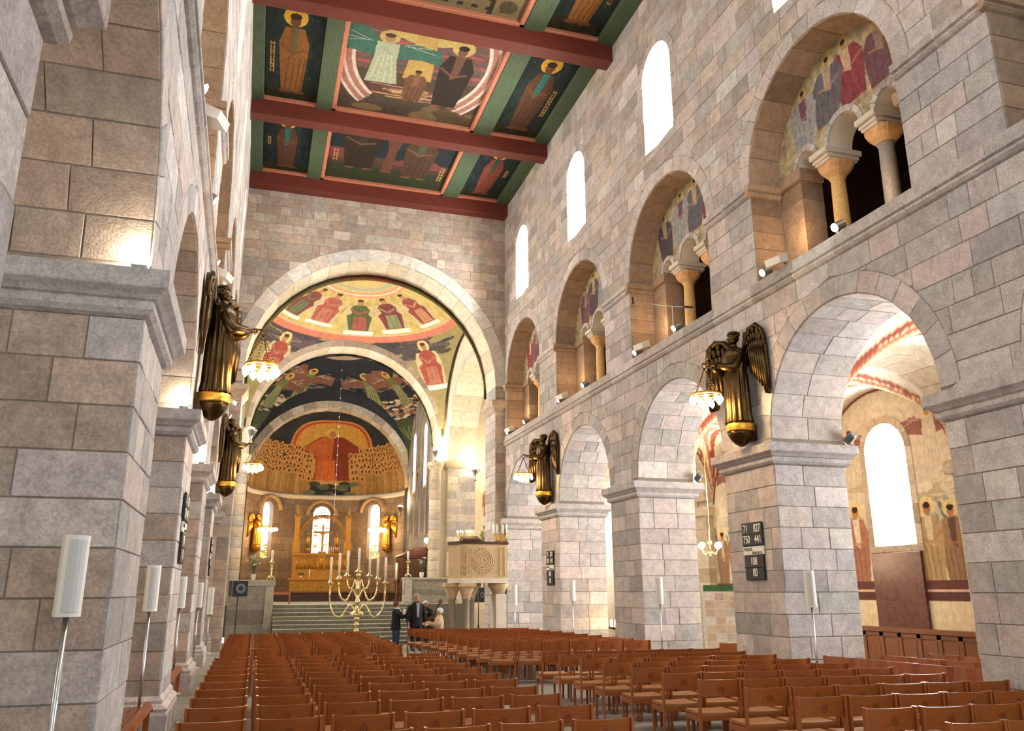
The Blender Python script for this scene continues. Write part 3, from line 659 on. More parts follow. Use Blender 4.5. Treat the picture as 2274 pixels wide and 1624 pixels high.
# ================================================================ CHANCEL ARCH WALL
LIGHT = ['C7C2B8', 'BDB6AA', 'CFC8BC', 'B7AD9F', 'C4B9A8']
CREAM = ['D8CBB0', 'D2C3A4', 'DED2BA', 'CDBC9C']
rng = random.Random(21); XC = 3.7
fnW = lambda u, v, d: (u, YEND-d, v)
oW = Op(XC, 4.63, -1, 9.45, .47); core = MB()
lay('cw', fnW, split(0, 16.95, .36), -1.36, 8.72, [oW], TAN+BROWN, rng, lens=(.42, .95), core=core, thick=1.45)
cw = core.build('wall_chancel', 'mortar', kind='structure'); tag(cw, 'tan ashlar end wall of the nave pierced by the great chancel arch')
finish_stones('cw', cw, 300, 10)
ring('ca', fnW, oW, .47, 19, LIGHT, rng); soffit('ca', lambda u, x, z: (u, YEND+x, z), oW, 1.45, 19, 1, CREAM, rng)
zj = split(0, 8.45, .335)+split(8.9, 9.45, .55)
for v0, v1 in zip(zj, zj[1:]):
    if abs(v0-8.45) < .01: continue
    for X_, s_ in ((XC+4.63, -1), (XC-4.63, 1)):
        cut = rng.uniform(.5, .95)
        for a, b in ((0, cut), (cut, 1.45)): stone('ca', (lambda X_, s_: lambda u, v, d: (X_+s_*d, YEND+u, v))(X_, s_), [(a, v0), (b, v0), (b, v1), (a, v1)], tone(PINK, rng))
ca = thing('chancel_arch', 'great round chancel arch of pale voussoirs framing the painted crossing', None, kind='structure'); finish_stones('ca', ca, 300, 9)
IW = [(-.05, 8.45), (0, 8.45), (.06, 8.5), (.10, 8.56), (.14, 8.62), (.20, 8.68), (.20, 8.88), (-.05, 8.88)]
MB().sweep(IW, [(8.72, YEND, 0, -1), (XC+4.63, YEND, -1, -1), (XC+4.63, YEND+1.45, -1, 0)], lin('B9AB9A')).build('impost', 'stone', ca)
MB().sweep(IW, [(-1.36, YEND, 0, -1), (XC-4.63, YEND, 1, -1), (XC-4.63, YEND+1.45, 1, 0)], lin('B9AB9A')).build('impost', 'stone', ca)

# ================================================================ CROSSING
YC0, YC1 = 30.9, 39.5
def sail(name, label, cy, hx, hy, zc, paint, w, h, parent=None):
    Rs = math.hypot(hx, hy)
    def loc(px, py):     # where a ray meets the vault: (azimuth share, elevation share)
        d = ray(px, py); o = np.array([-XC, -cy, CAMZ-zc]); a, b, c = d@d, 2*o@d, o@o-Rs*Rs
        t = (-b+math.sqrt(max(b*b-4*a*c, 0)))/(2*a); q = o+d*t
        return (math.atan2(q[1], q[0])/(2*PI)) % 1, math.asin(max(-1, min(1, q[2]/Rs)))/(PI/2)
    cv = paint(loc, w, h)
    def f(S, T):
        a, e = S*2*PI, T*PI/2*.9995; return np.stack([XC+Rs*np.cos(e)*np.cos(a), cy+Rs*np.cos(e)*np.sin(a), zc+Rs*np.sin(e)], 1)
    def mk(S, T):
        P = f(S, T); return (abs(P[:, 0]-XC) < hx+.12) & (abs(P[:, 1]-cy) < hy+.12)
    return tag(cv.build(name, f, parent, mk, kind='structure'), label)
def paint_crossing(loc, w, h):
    A_ = 3.4; cv = Cv(w, h, A_, 'B7A24E'); cv.mottle(.12, 1, 30)
    tr = loc(790, 752)[1]; ti = loc(850, 655)[1]
    cv.put(cv.Y < tr, '8E8248'); rg = random.Random(3)
    for q in range(60):
        cv.ell(rg.uniform(.2, 1.6), tr-rg.uniform(.02, .12), rg.uniform(.05, .12), rg.uniform(.008, .02), rg.choice(['4A4048', '3E3A40', '5A4A52', '46443C']))
    cv.put(abs(cv.Y-tr) < .022, 'C4694A'); cv.put(abs(cv.Y-tr-.018) < .006, 'D89A72')
    cv.put(abs(cv.Y-ti) < .022, 'C98A5E'); cv.put(cv.Y > ti+.02, 'BBA65A'); cv.put(abs(cv.Y-ti-.05) < .012, '9AA08A'); cv.put(abs(cv.Y-ti+.0) < .006, 'E2C9A0')
    for (px, py, rb, un) in ((705, 720, 'A04E3C', 'B0604A'), (795, 742, '4E5E34', '9A4A3A'), (882, 738, '7A2F30', '7A8456'), (958, 722, '8A3A34', 'B8784E'), (640, 700, '7A3A32', '5E6A48'), (1015, 695, '8A4438', '9A6A4A')):
        s, t = loc(px, py); cv.frame((cv.X/A_-s)*2*PI*6.3*np.cos(cv.Y*PI/2)*-1, (cv.Y-t)*PI/2*6.3); cv.seated(0, .1, (ti-tr)*PI/2*6.3*.8, rb, un, halo='B8A050'); cv.unframe()
    for (px, py) in ((590, 838), (968, 858)):
        s, t = loc(px, py); cv.frame((cv.X/A_-s)*2*PI*6.3*np.cos(cv.Y*PI/2)*-1, (cv.Y-t)*PI/2*6.3); cv.seated(0, 0, 2.5, '9C3A26', 'A8604A', halo='D0B468'); cv.unframe()
    for q in range(1, 4): cv.put((cv.Y < .04) , '3E4A2E')
    cv.mottle(.08, 5, 60); cv.p = (cv.p*.75+cv.p.mean(2, keepdims=True)*.25)*1.1; return cv
sail('crossing_vault', 'golden domed vault with seated robed figures above the crossing', (YC0+YC1)/2, 4.63, 4.3, 9.25, paint_crossing, 860, 230)
# south arch to the transept
fnS = lambda u, v, d: (8.6-d, u, v); oS = Op(34.95, 4.05, -1, 8.0, .3); core = MB()
for v0, v1 in zip(*(lambda z: (z, z[1:]))(split(0, 15.5, .5))):
    iv, vm = bands(v0, v1, YC0-.2, 40.9, [oS], False)
    for l, r in iv:
        p = clip(-1e3, 1e3, l, r, v0, v1, vm)
        if p: core.prism(p, fnS, 0, -1.4)
sw = core.build('wall_transept_arch', 'plaster', kind='structure'); tag(sw, 'cream wall carrying the arch into the right transept behind the pulpit')
soffit('sw', lambda u, x, z: (8.6+x, u, z), oS, 1.4, 15, 1, CREAM, rng); ring('sw', fnS, oS, .3, 15, LIGHT, rng)
jamb('sw', lambda u, v, d: (8.6+u, 39.0-d, v), split(0, 7.6, .36), 1.4, PINK+CREAM, rng)
finish_stones('sw', sw, 300, 8)
MB().sweep([(-.05, 7.6), (0, 7.6), (.08, 7.68), (.14, 7.78), (.14, 7.98), (-.05, 7.98)], [(8.6, 39.5, -1, 0), (8.6, 39.0, -1, -1), (10.0, 39.0, 0, -1)], lin('C6B79E')).build('impost', 'stone', sw)
# transept beyond
tw = MB(); tw.box(10, 16, 39.6, 40, 0, 15).box(16, 16.4, 29.5, 40, 0, 15).box(8.7, 16, 29.45, 30.9, 0, 15).box(8.6, 16.4, 29.5, 40, 15, 15.3)
two = tw.build('wall_transept', 'plaster', kind='structure'); tag(two, 'cream plastered walls of the right transept behind the pulpit')
cv = Cv(60, 90, .5, 'E2D6BC'); cv.robed(.1, .55, .2, 'B06A44', 'D8B890'); cv.robed(.08, .34, .16, '7E8A4A', 'B8A070', halo='E2D6BC'); cv.robed(.1, .12, .2, '8A4A3A', 'B08070', halo='C8A888'); cv.robed(.3, .3, .3, 'A86A4A', 'C8A888')
cv.build('fresco', lambda S, T: np.stack([10.02+S*4, np.full_like(S, 39.59), 1+T*8], 1), two)
MB().box(15.9, 15.99, 32.5, 36.5, 3.5, 9).build('pane', 'daylight_naisle', two)
MB().box(8.6, 16.4, 31.0, 39.6, -.3, 0).build('transept_floor', 'floor', fl)
MB().box(-1.38, -1.35, 33.5, 36.5, 6, 11).build('pane', 'daylight_north', plf0 := thing('window_40', 'shady crossing window hidden behind the profile angels', None, kind='structure'))  # unseen emissive pane, added to brighten the crossing
MB().box(-2.4, -1.37, 30.9, 40.9, 0, 15.5).build('wall_crossing_left', 'plaster', kind='structure')['label'] = 'plain wall closing the crossing on the side of the bronze angels'
# steps up to the choir
st = thing('chancel_steps', 'broad flight of grey stone steps behind the brass candelabrum', None, kind='structure')
for k in range(10):
    y0 = 31.0+.3*k; z1 = .136*(k+1)
    for (a, b) in ((.72, 2.7+.5*(k % 2)), (2.7+.5*(k % 2), 5.0-.4*(k % 3)), (5.0-.4*(k % 3), 6.65)):
        MB().box(a+.003, b-.003, y0, y0+.34+(0 if k < 9 else .5), z1-.136, z1-.006, tuple(np.array(lin('85877C'))*rng.uniform(.88, 1.1)), b=.004).build('step_stone', 'stone', st)
        MB().box(a+.003, b-.003, y0-.02, y0+.3, z1-.022, z1, lin('B9B7A8'), b=.004).build('step_nosing', 'stone', st)
plf = MB().box(-1.3, 8.6, 33.95, 54, .2, 1.354).box(.72, 6.65, 31.2, 34, -.02, .01).build('floor_choir', 'step', kind='structure'); tag(plf, 'raised choir floor above the grey steps')
MB().box(-1.3, 8.6, 30.9, 34, -.3, -.005).build('crossing_floor', 'floor', fl)
# stone parapets beside the steps
def parapet(label, x0, x1, y0, y1, z0, z1, px):
    t = thing('stone_parapet', label, 'parapet', ((x0+x1)/2, (y0+y1)/2, z0), group=None); h = z1-z0; w = (x1-x0)/2; d = (y1-y0)/2
    zs = [0, h*.3, h*.52, h*.9]
    for i, (a, b) in enumerate(zip(zs, zs[1:])): MB().box(-w, w, -d, d, a+.004, b, tuple(np.array(lin(['A5A196', '8E877E', 'A39C94'][i]))), b=.006).build('block', 'stone', t)
    MB().box(-w-.04, w+.04, -d-.04, d+.04, h*.9+.004, h, lin('B4B3AA'), b=.015).build('coping', 'stone', t)
    MB().box(px-.15, px+.15, -d-.05, -d+.1, 0, h*.9, lin('C2BCB0'), b=.02).build('pilaster', 'stone', t)
    return t
parapet('grey stone parapet left of the steps with a flower pot and brass candlestick', -.92, .72, 33.2, 34.0, 0, 2.27, .66)
parapet('pale stone parapet at the head of the steps before the dark organ case', 6.2, 8.1, 36.2, 36.9, 1.36, 2.42, -.8)
# second arch into the choir, on round shafts
fnE = lambda u, v, d: (u, YC1-d, v); oE = Op(XC, 4.5, -1, 9.05, .32); core = MB()
for v0, v1 in zip(*(lambda z: (z, z[1:]))(split(1.3, 14.6, .5))):
    iv, vm = bands(v0, v1, -1.4, 8.7, [oE], False)
    for l, r in iv:
        p = clip(-1e3, 1e3, l, r, v0, v1, vm)
        if p: core.prism(p, fnE, 0, -1.3)
ea = core.build('choir_arch', 'plaster', kind='structure'); tag(ea, 'inner round arch between the golden vault and the dark blue vault')
ring('ea', fnE, oE, .32, 21, TAN, rng); soffit('ea', lambda u, x, z: (u, YC1+x, z), oE, 1.3, 21, 1, CREAM, rng)
finish_stones('ea', ea, 300, 7)
for X_, lb in ((7.98, 'round stone shaft of drums supporting the inner arch beside the organ case'), (-.95, 'round stone shaft of the inner arch on the side of the bronze angels')):
    t = thing('round_shaft', lb, 'column', (X_, 38.95, 1.36))
    for i in range(13): MB().lathe([(.27, .47*i+.004), (.275, .47*i+.02), (.275, .47*i+.45), (.27, .47*i+.466)], 20, col=tone(BUFF+PINK[:3], rng)).build('drum', 'stone', t, True)
    MB().lathe([(.27, 6.11), (.36, 6.3), (.4, 6.34), (.4, 6.5)], 20, col=lin('CDBFA4')).build('capital', 'stone', t)
# ================================================================ CHOIR
def paint_choir(loc, w, h):
    A_ = 3.4; cv = Cv(w, h, A_, '2A2E36'); rg = random.Random(8); cv.mottle(.15, 2, 30)
    tb = loc(890, 930)[1]; cv.put(cv.Y < tb, '46503A')
    for q in range(900):
        x, y = rg.uniform(0, A_), rg.uniform(max(tb, .02), tb+.13); cv.ell(x, y, rg.uniform(.015, .035), .006, rg.choice(['CDB99A', 'BBA888', 'A89478', '8E5444', 'D8C8A8', '6E6454']))
    tc = loc(750, 865)[1]
    for q in range(160): cv.ell(rg.uniform(0, A_), rg.uniform(tc-.03, tc+.02), .04, .005, rg.choice(['7E7662', '9A8E72', '5A564C']))
    cv.put(cv.Y > loc(760, 800)[1], 'B79C7E')
    for (px, py, fl_) in ((655, 890, 1), (835, 905, -1), (905, 900, 1), (590, 905, -1)):
        s, t = loc(px, py); cv.frame((cv.X/A_-s)*2*PI*5.7*np.cos(cv.Y*PI/2)*-1, (cv.Y-t)*PI/2*5.7); cv.winged(0, 0, 2.6, '6E7346', '7E564A', flip=fl_, halo='C8A858'); cv.unframe()
    for (px, py) in ((575, 960), (910, 960), (925, 965)):
        s, t = loc(px, py)
        for q in range(9): cv.line([(s*A_, t-.06), (s*A_+(q-4)*.02, t+.04)], .008, rg.choice(['5E6A46', '75805A', '3A4230']))
    cv.mottle(.1, 6, 60); return cv
sail('choir_vault', 'dark blue painted vault with winged figures over the choir', 44.4, 4.5, 3.6, 8.95, paint_choir, 720, 200)
cw2 = MB(); XW = 8.25
o1, o2 = Op(43.0, .38, 7.3, 10.2), Op(46.2, .38, 7.3, 10.2)
fnC = lambda u, v, d: (XW-d, u, v)
for v0, v1 in zip(*(lambda z: (z, z[1:]))(split(1.3, 13, .3))):
    iv, vm = bands(v0, v1, 40.7, 48.3, [o1, o2], False)
    for l, r in iv:
        p = clip(-1e3, 1e3, l, r, v0, v1, vm)
        if p: cw2.prism(p, fnC, 0, -.8)
cwo = cw2.build('wall_choir_right', 'plaster', kind='structure'); tag(cwo, 'choir side wall with faded grey mural and two slim windows')
for o in (o1, o2): MB().box(XW+.45, XW+.5, o.c-.45, o.c+.45, 7.1, 10.8).build('pane', 'daylight_north', cwo)
cv = Cv(150, 200, .75, 'A69E94'); rg = random.Random(17); cv.mottle(.2, 4, 12)
for q in range(46): x, y = rg.uniform(0, .75), rg.uniform(0, 1); cv.line([(x, y), (x+rg.uniform(-.02, .02), y+rg.uniform(.08, .25))], rg.uniform(.008, .03), rg.choice(['7E7670', '8F8680', 'ACA49A', '84706A', '6A6662', 'B4A89C']))
for q in range(4): cv.robed(.1+.17*q, .12+.03*(q % 2), .42, rg.choice(['7A716C', '86766E', '686664']), '9A8E84', halo='A09688')
cv.mottle(.15, 7, 40)
cv.build('mural', lambda S, T: np.stack([np.full_like(S, XW-.01), 40.9+S*7.1, 3.4+T*9.4], 1), cwo, lambda S, T: ~((abs(40.9+S*7.1-43.0) < .45) & (3.4+T*9.4 > 7.2) & (3.4+T*9.4 < 10.65)) & ~((abs(40.9+S*7.1-46.2) < .45) & (3.4+T*9.4 > 7.2) & (3.4+T*9.4 < 10.65)))
MB().box(-1.35, -.85, 40.7, 48.3, 1.3, 13).build('wall_choir_left', 'plaster', kind='structure')['label'] = 'plain choir side wall hidden behind the bronze angels'
# ================================================================ APSE
YA = 48.0; fnA = lambda u, v, d: (u, YA-d, v); oA = Op(XC, 4.5, -1, 7.75, .42); core = MB()
for v0, v1 in zip(*(lambda z: (z, z[1:]))(split(1.3, 14.5, .4))):
    iv, vm = bands(v0, v1, -1.4, 8.8, [oA], False)
    for l, r in iv:
        p = clip(-1e3, 1e3, l, r, v0, v1, vm)
        if p: core.prism(p, fnA, 0, -1.0)
MT['blue_plaster'] = surf('blue_painted_plaster', '2C3036', rough=.8, scale=3, amt=.3)
aa = core.build('apse_arch', 'blue_plaster', kind='structure'); tag(aa, 'innermost round stone arch framing the orange apse painting')
ring('aa', fnA, oA, .42, 21, TAN+LIGHT, rng); soffit('aa', lambda u, x, z: (u, YA+x, z), oA, 1.0, 21, 1, BUFF, rng)
jamb('aa', lambda u, v, d: (XC+4.5+u, YA-d, v), split(1.36, 7.5, .4), .8, PINK, rng, rows=1)
finish_stones('aa', aa, 300, 7)
YQ, RQ = 48.95, 4.62
def fnQ(u, v, d):
    a = PI/2-(u/RQ); r = RQ-d; return (XC+r*math.cos(a), YQ+r*math.sin(a), v)
def q_of(px, py):
    d = ray(px, py); o = np.array([-XC, -YQ]); e = d[:2]; a, b, c = e@e, 2*o@e, o@o-RQ*RQ; t = (-b+math.sqrt(max(0, b*b-4*a*c)))/(2*a); q = o+e*t
    return RQ*(PI/2-math.atan2(q[1], q[0])), CAMZ+d[2]*t
uL, zt = q_of(597, 1113); uR, _ = q_of(832, 1116); uM, _ = q_of(716, 1120); zb = q_of(590, 1240)[1]
QO = [Op(uL, .42, zb, zt-.42), Op(uM, .52, zb, zt-.62), Op(uR, .45, zb, zt-.45)]
core = MB(); APSE = ['8E7355', '846A4E', '977A58', '7A6348', '8A6D4E', '80694F']  # stone tones browned to carry the warm lamp light of the apse
lay('aq', fnQ, split(1.36, 7.5, .42), -RQ*PI/2, RQ*PI/2, QO, APSE, rng, lens=(.5, 1.1))
for v0, v1 in zip(*(lambda z: (z, z[1:]))(split(1.3, 7.6, .3))):
    iv, vm = bands(v0, v1, -RQ*PI/2-.3, RQ*PI/2+.3, QO, False)
    for l, r in iv:
        lo, hi = min(l(v) for v in vm), max(r(v) for v in vm); n_ = max(1, int((hi-lo)/.45))
        for q in range(n_):
            p = clip(lo+(hi-lo)*q/n_, lo+(hi-lo)*(q+1)/n_, l, r, v0, v1, vm)
            if p: core.prism(p, fnQ, 0, -.6)
aq = core.build('wall_apse', 'mortar', kind='structure'); tag(aq, 'curved warm brown apse wall with three stained-glass windows')
finish_stones('aq', aq, 300, 9)
m, nt, b = nodes('stained_glass'); at = nd(nt, 'ShaderNodeAttribute', _attribute_name='col'); nt.links.new(at.outputs['Color'], b.inputs['Emission Color']); nt.links.new(at.outputs['Color'], b.inputs['Base Color']); b.inputs['Emission Strength'].default_value = 2.2; b.inputs['Roughness'].default_value = .2; MT['stained'] = m
for i, o in enumerate(QO):
    wn = thing('window_%d' % (20+i), ['stained-glass window beside the left golden angel lamp', 'middle stained-glass window behind the gilded altarpiece', 'stained-glass window beside the right golden angel lamp'][i], None, kind='structure'); rg = random.Random(90+i)
    nz, nx = 34, 6; z0, z1 = zb-.05, o.zc+o.h+.03; g = MB(); lead = MB()
    for a in range(nx):
        for c in range(nz):
            u0, u1 = o.c-o.h-.03+(2*o.h+.06)*a/nx, o.c-o.h-.03+(2*o.h+.06)*(a+1)/nx; v0, v1 = z0+(z1-z0)*c/nz, z0+(z1-z0)*(c+1)/nz
            t = c/nz
            if i == 1: cc = rg.choice(['F6EFC8', 'F4F0DC', 'E8E2B0', 'F2E8C0', 'D4523A', 'C8A040', '8A8A50'] if (c % 6 in (2, 3) and a in (1, 4)) else ['FAF6E0', 'F4EED0'])
            elif t < .13: cc = rg.choice(['C8452E', 'E0A030', 'E8C050', '4E8A40', 'D4602E', '6A7A30', 'F0E0A0', '2E6A4A'])
            elif t < .24: cc = rg.choice(['E0A848', 'F4E8C0', 'C85A3A', 'F8F4E8', '6E9A54', 'FFFFFF'])
            else: cc = 'FFFFFF' if rg.random() > .06 else 'F0D8A0'
            e = .008 if t > .24 and i != 1 else .014
            g.add([fnQ(u0+e, v0+e, -.34), fnQ(u1-e, v0+e, -.34), fnQ(u1-e, v1-e, -.34), fnQ(u0+e, v1-e, -.34)], [(0, 1, 2, 3)], lin(cc))
    g.build('glass_panes', 'stained', wn, kind='stuff')
    for c in range(0, nz+1, 5): lead.tube([fnQ(o.c-o.h-.05, z0+(z1-z0)*c/nz, -.32), fnQ(o.c+o.h+.05, z0+(z1-z0)*c/nz, -.32)], .016, 5)
    lead.build('glazing_bars', 'black', wn)
    hd = MB(); n = 14
    prf = [(-.0, .62), (.28, .62), (.30, .72), (.22, .80), (.0, .84)]
    V = []
    for q in range(n+1):
        t = PI*q/n
        for (dd, rr) in prf: V.append(fnQ(o.c+(rr+o.h*.4)*math.cos(t), o.zc-.1+(rr+o.h*.35)*math.sin(t), dd))
    k = len(prf); hd.add(V, [(q*k+j, q*k+j+1, (q+1)*k+j+1, (q+1)*k+j) for q in range(n) for j in range(k-1)]); hd.build('hood_arch', surf('apse_buff', 'B4946A', rough=.85, scale=5), wn, True)
MB().sweep([(-.05, 0), (0, 0), (.06, .04), (.14, .14), (.14, .24), (-.05, .24)], [(*fnQ(u, 0, 0)[:2], (XC-fnQ(u, 0, 0)[0])/RQ, (YQ-fnQ(u, 0, 0)[1])/RQ) for u in np.linspace(-RQ*PI/2, RQ*PI/2, 40)]).build('apse_cornice', 'plaster', aq).location = (0, 0, 7.42)
def dome_loc(px, py):
    d = ray(px, py); o = np.array([-XC, -YQ, CAMZ-7.75]); a, b, c = d@d, 2*o@d, o@o-RQ*RQ; t = (-b+math.sqrt(max(0, b*b-4*a*c)))/(2*a); q = o+d*t
    return 1-math.atan2(q[1], q[0])/PI, math.asin(max(-1, min(1, q[2]/RQ)))/(PI/2)
A_ = 2.0; cv = Cv(440, 220, A_, '2E3236'); cv.mottle(.2, 31, 20); rg = random.Random(32)
s0, t0 = dome_loc(738, 1000); 
u_ = (cv.X/A_-s0)*PI*RQ*np.cos(cv.Y*PI/2); v_ = (cv.Y-t0)*PI/2*RQ; cv.frame(u_, v_)
for r_, c_ in ((2.75, 'C08A5A'), (2.6, 'A8522C'), (2.4, 'CC8A54'), (2.28, 'C0964A')): cv.ell(0, 0, r_, r_*.92, c_)
x, y, q = 0, 0, 2.3      # a plain seated figure in warm robes with outspread sleeves
cv.poly([(x-.5*q, y-.95*q), (x-.42*q, y-.3*q), (x-.85*q, y-.02*q), (x-.3*q, y+.42*q), (x+.3*q, y+.42*q), (x+.85*q, y-.02*q), (x+.45*q, y-.3*q), (x+.5*q, y-.95*q)], '7E3A2A')
cv.poly([(x-.45*q, y-.9*q), (x-.4*q, y-.25*q), (x-.8*q, y-.0*q), (x-.25*q, y+.4*q), (x+.05*q, y+.4*q), (x, y-.2*q), (x+.05*q, y-.9*q)], 'B4623A')
cv.poly([(x-.3*q, y-.9*q), (x-.28*q, y-.35*q), (x+.1*q, y-.3*q), (x+.1*q, y-.9*q)], 'C46A36')
cv.ell(x, y+.55*q, .16*q, .18*q, 'CDA55A'); cv.ell(x, y+.52*q, .09*q, .12*q, 'A87850')
for k in range(9): cv.line([(x-.4*q+.1*q*k, y-.85*q), (x-.36*q+.09*q*k, y-.1*q)], .03, '6A2C20', .5)
cv.poly([(x-.8*q, y-1.02*q), (x+.8*q, y-1.02*q), (x+.7*q, y-.88*q), (x-.7*q, y-.88*q)], 'B98C5C')
cv.unframe(); x = s0*A_; q = R0 = .3
for sd in (-1, 1):
    for k in range(26):      # robed bodies, then rows of haloed heads above them
        xx = x+sd*(.2+k*.034)
        if not .01 < xx < A_-.01: continue
        cv.poly([(xx-.022, -.02), (xx-.017, .2+.012*(k % 3)), (xx+.017, .2), (xx+.022, -.02)], rg.choice(['B18E58', 'A6834E', 'BC9A66', '9C7A48']))
        for r_ in (-.01, .0, .009): cv.line([(xx+r_, 0), (xx+r_, .18)], .004, '7A5730', .7)
    for row in range(5):
        for k in range(22):
            xx = x+sd*(.2+k*.041+rg.uniform(-.012, .012)); yy = .40-.05*row+rg.uniform(-.012, .012)-.05*(k < 3)
            if not .01 < xx < A_-.01: continue
            cv.ell(xx, yy, .028, .03, 'A97C46'); cv.ell(xx, yy, .022, .024, 'C49E66'); cv.ell(xx, yy-.002, .012, .016, '6A3C22')
for k in range(16): cv.ell(x+rg.uniform(-.55, .55)*q*1.4, rg.uniform(.0, .1), .05, .02, rg.choice(['3E4438', '2E3830', '565C46', '6A6A52']))
cv.mottle(.1, 33, 60)
def fd(S, T):
    a, e = PI*(1-S), T*PI/2*.9995; return np.stack([XC+RQ*np.cos(e)*np.cos(a), YQ+RQ*np.cos(e)*np.sin(a), 7.75+RQ*np.sin(e)], 1)
tag(cv.build('apse_dome', fd, None, kind='structure'), 'apse half-dome painted with an orange-robed figure in a golden ring above haloed crowds')
sl = MB().box(-3.4, 17, 29.5, 56, 17.0, 17.2).box(-3.4, -3.2, 29.5, 56, 0, 17).box(17, 17.2, 29.5, 56, 0, 17).box(-3.4, 17, 56, 56.2, 0, 17).build('wall_outer_chancel', 'plaster', kind='structure'); sl['label'] = 'outer walls and roof enclosing the chancel'  # added box, out of view, blocks sky light leaking through vault gaps
# ================================================================ RIGHT AISLE AND GALLERY ROOM
XA = 14.2; rng = random.Random(44)
fnO = lambda u, v, d: (XA-d, u, v)
PC = lambda k: 13.34+BAY*k          # middle of the pier between bay k and k+1
AW = [Op((OW(k)+OE(k))/2-.15, .66, 2.86, 5.06, .2) for k in range(0, 4)]
core = MB()
for v0, v1 in zip(*(lambda z: (z, z[1:]))(split(0, 9.2, .35))):
    iv, vm = bands(v0, v1, YBACK, 29.45, AW, False)
    for l, r in iv:
        p = clip(-1e3, 1e3, l, r, v0, v1, vm)
        if p: core.prism(p, fnO, 0, -1.0)
aw = core.build('wall_aisle_right', 'plaster', kind='structure'); tag(aw, 'frescoed outer wall of the aisle beyond the arches')
for i, o in enumerate(AW):
    gn = 'awin%d' % i; ring(gn, lambda u, v, d: (XA-d-.02, u, v), o, .2, 7, BUFF, rng)
    for s_ in (-1, 1):
        zs = split(2.86, 5.06, .44)
        for v0, v1 in zip(zs, zs[1:]): a, b = sorted((o.c+s_*.66, o.c+s_*.86)); stone(gn, lambda u, v, d: (XA-d-.02, u, v), [(a, v0), (b, v0), (b, v1), (a, v1)], tone(BUFF, rng))
    stone(gn, lambda u, v, d: (XA-d-.02, u, v), [(o.c-.86, 2.7), (o.c+.86, 2.7), (o.c+.86, 2.86), (o.c-.86, 2.86)], tone(BUFF, rng))
    wn = thing('window_%d' % (30+i), ['overexposed aisle window hidden behind the nearest pier', 'brilliant aisle window above the red marble slab', 'aisle window behind the pier with the display board', 'aisle window farthest along the aisle'][i], None, kind='structure')
    finish_stones(gn, wn, 300, 7)
    pts = [(o.c-.7, 2.5), (o.c+.7, 2.5)]+[(o.c+.7*math.cos(PI*q/12), 5.06+.7*math.sin(PI*q/12)) for q in range(13)]
    MB().prism(pts, fnO, -.62, -.66).build('pane', 'daylight_aisle', wn)
    bars = MB()
    for q in range(1, 5): MB().tube([(XA+.58, o.c-.66, 2.86+.5*q), (XA+.58, o.c-.1, 2.86+.5*q)], .014, 5).build('glazing_bar', 'grey_metal', wn)
    # red marble slab, dado and painted bands
    MB().box(XA-.09, XA, o.c-.78, o.c+.78, 1.0, 2.7, b=.012).build('marble_slab', 'porphyry', wn)
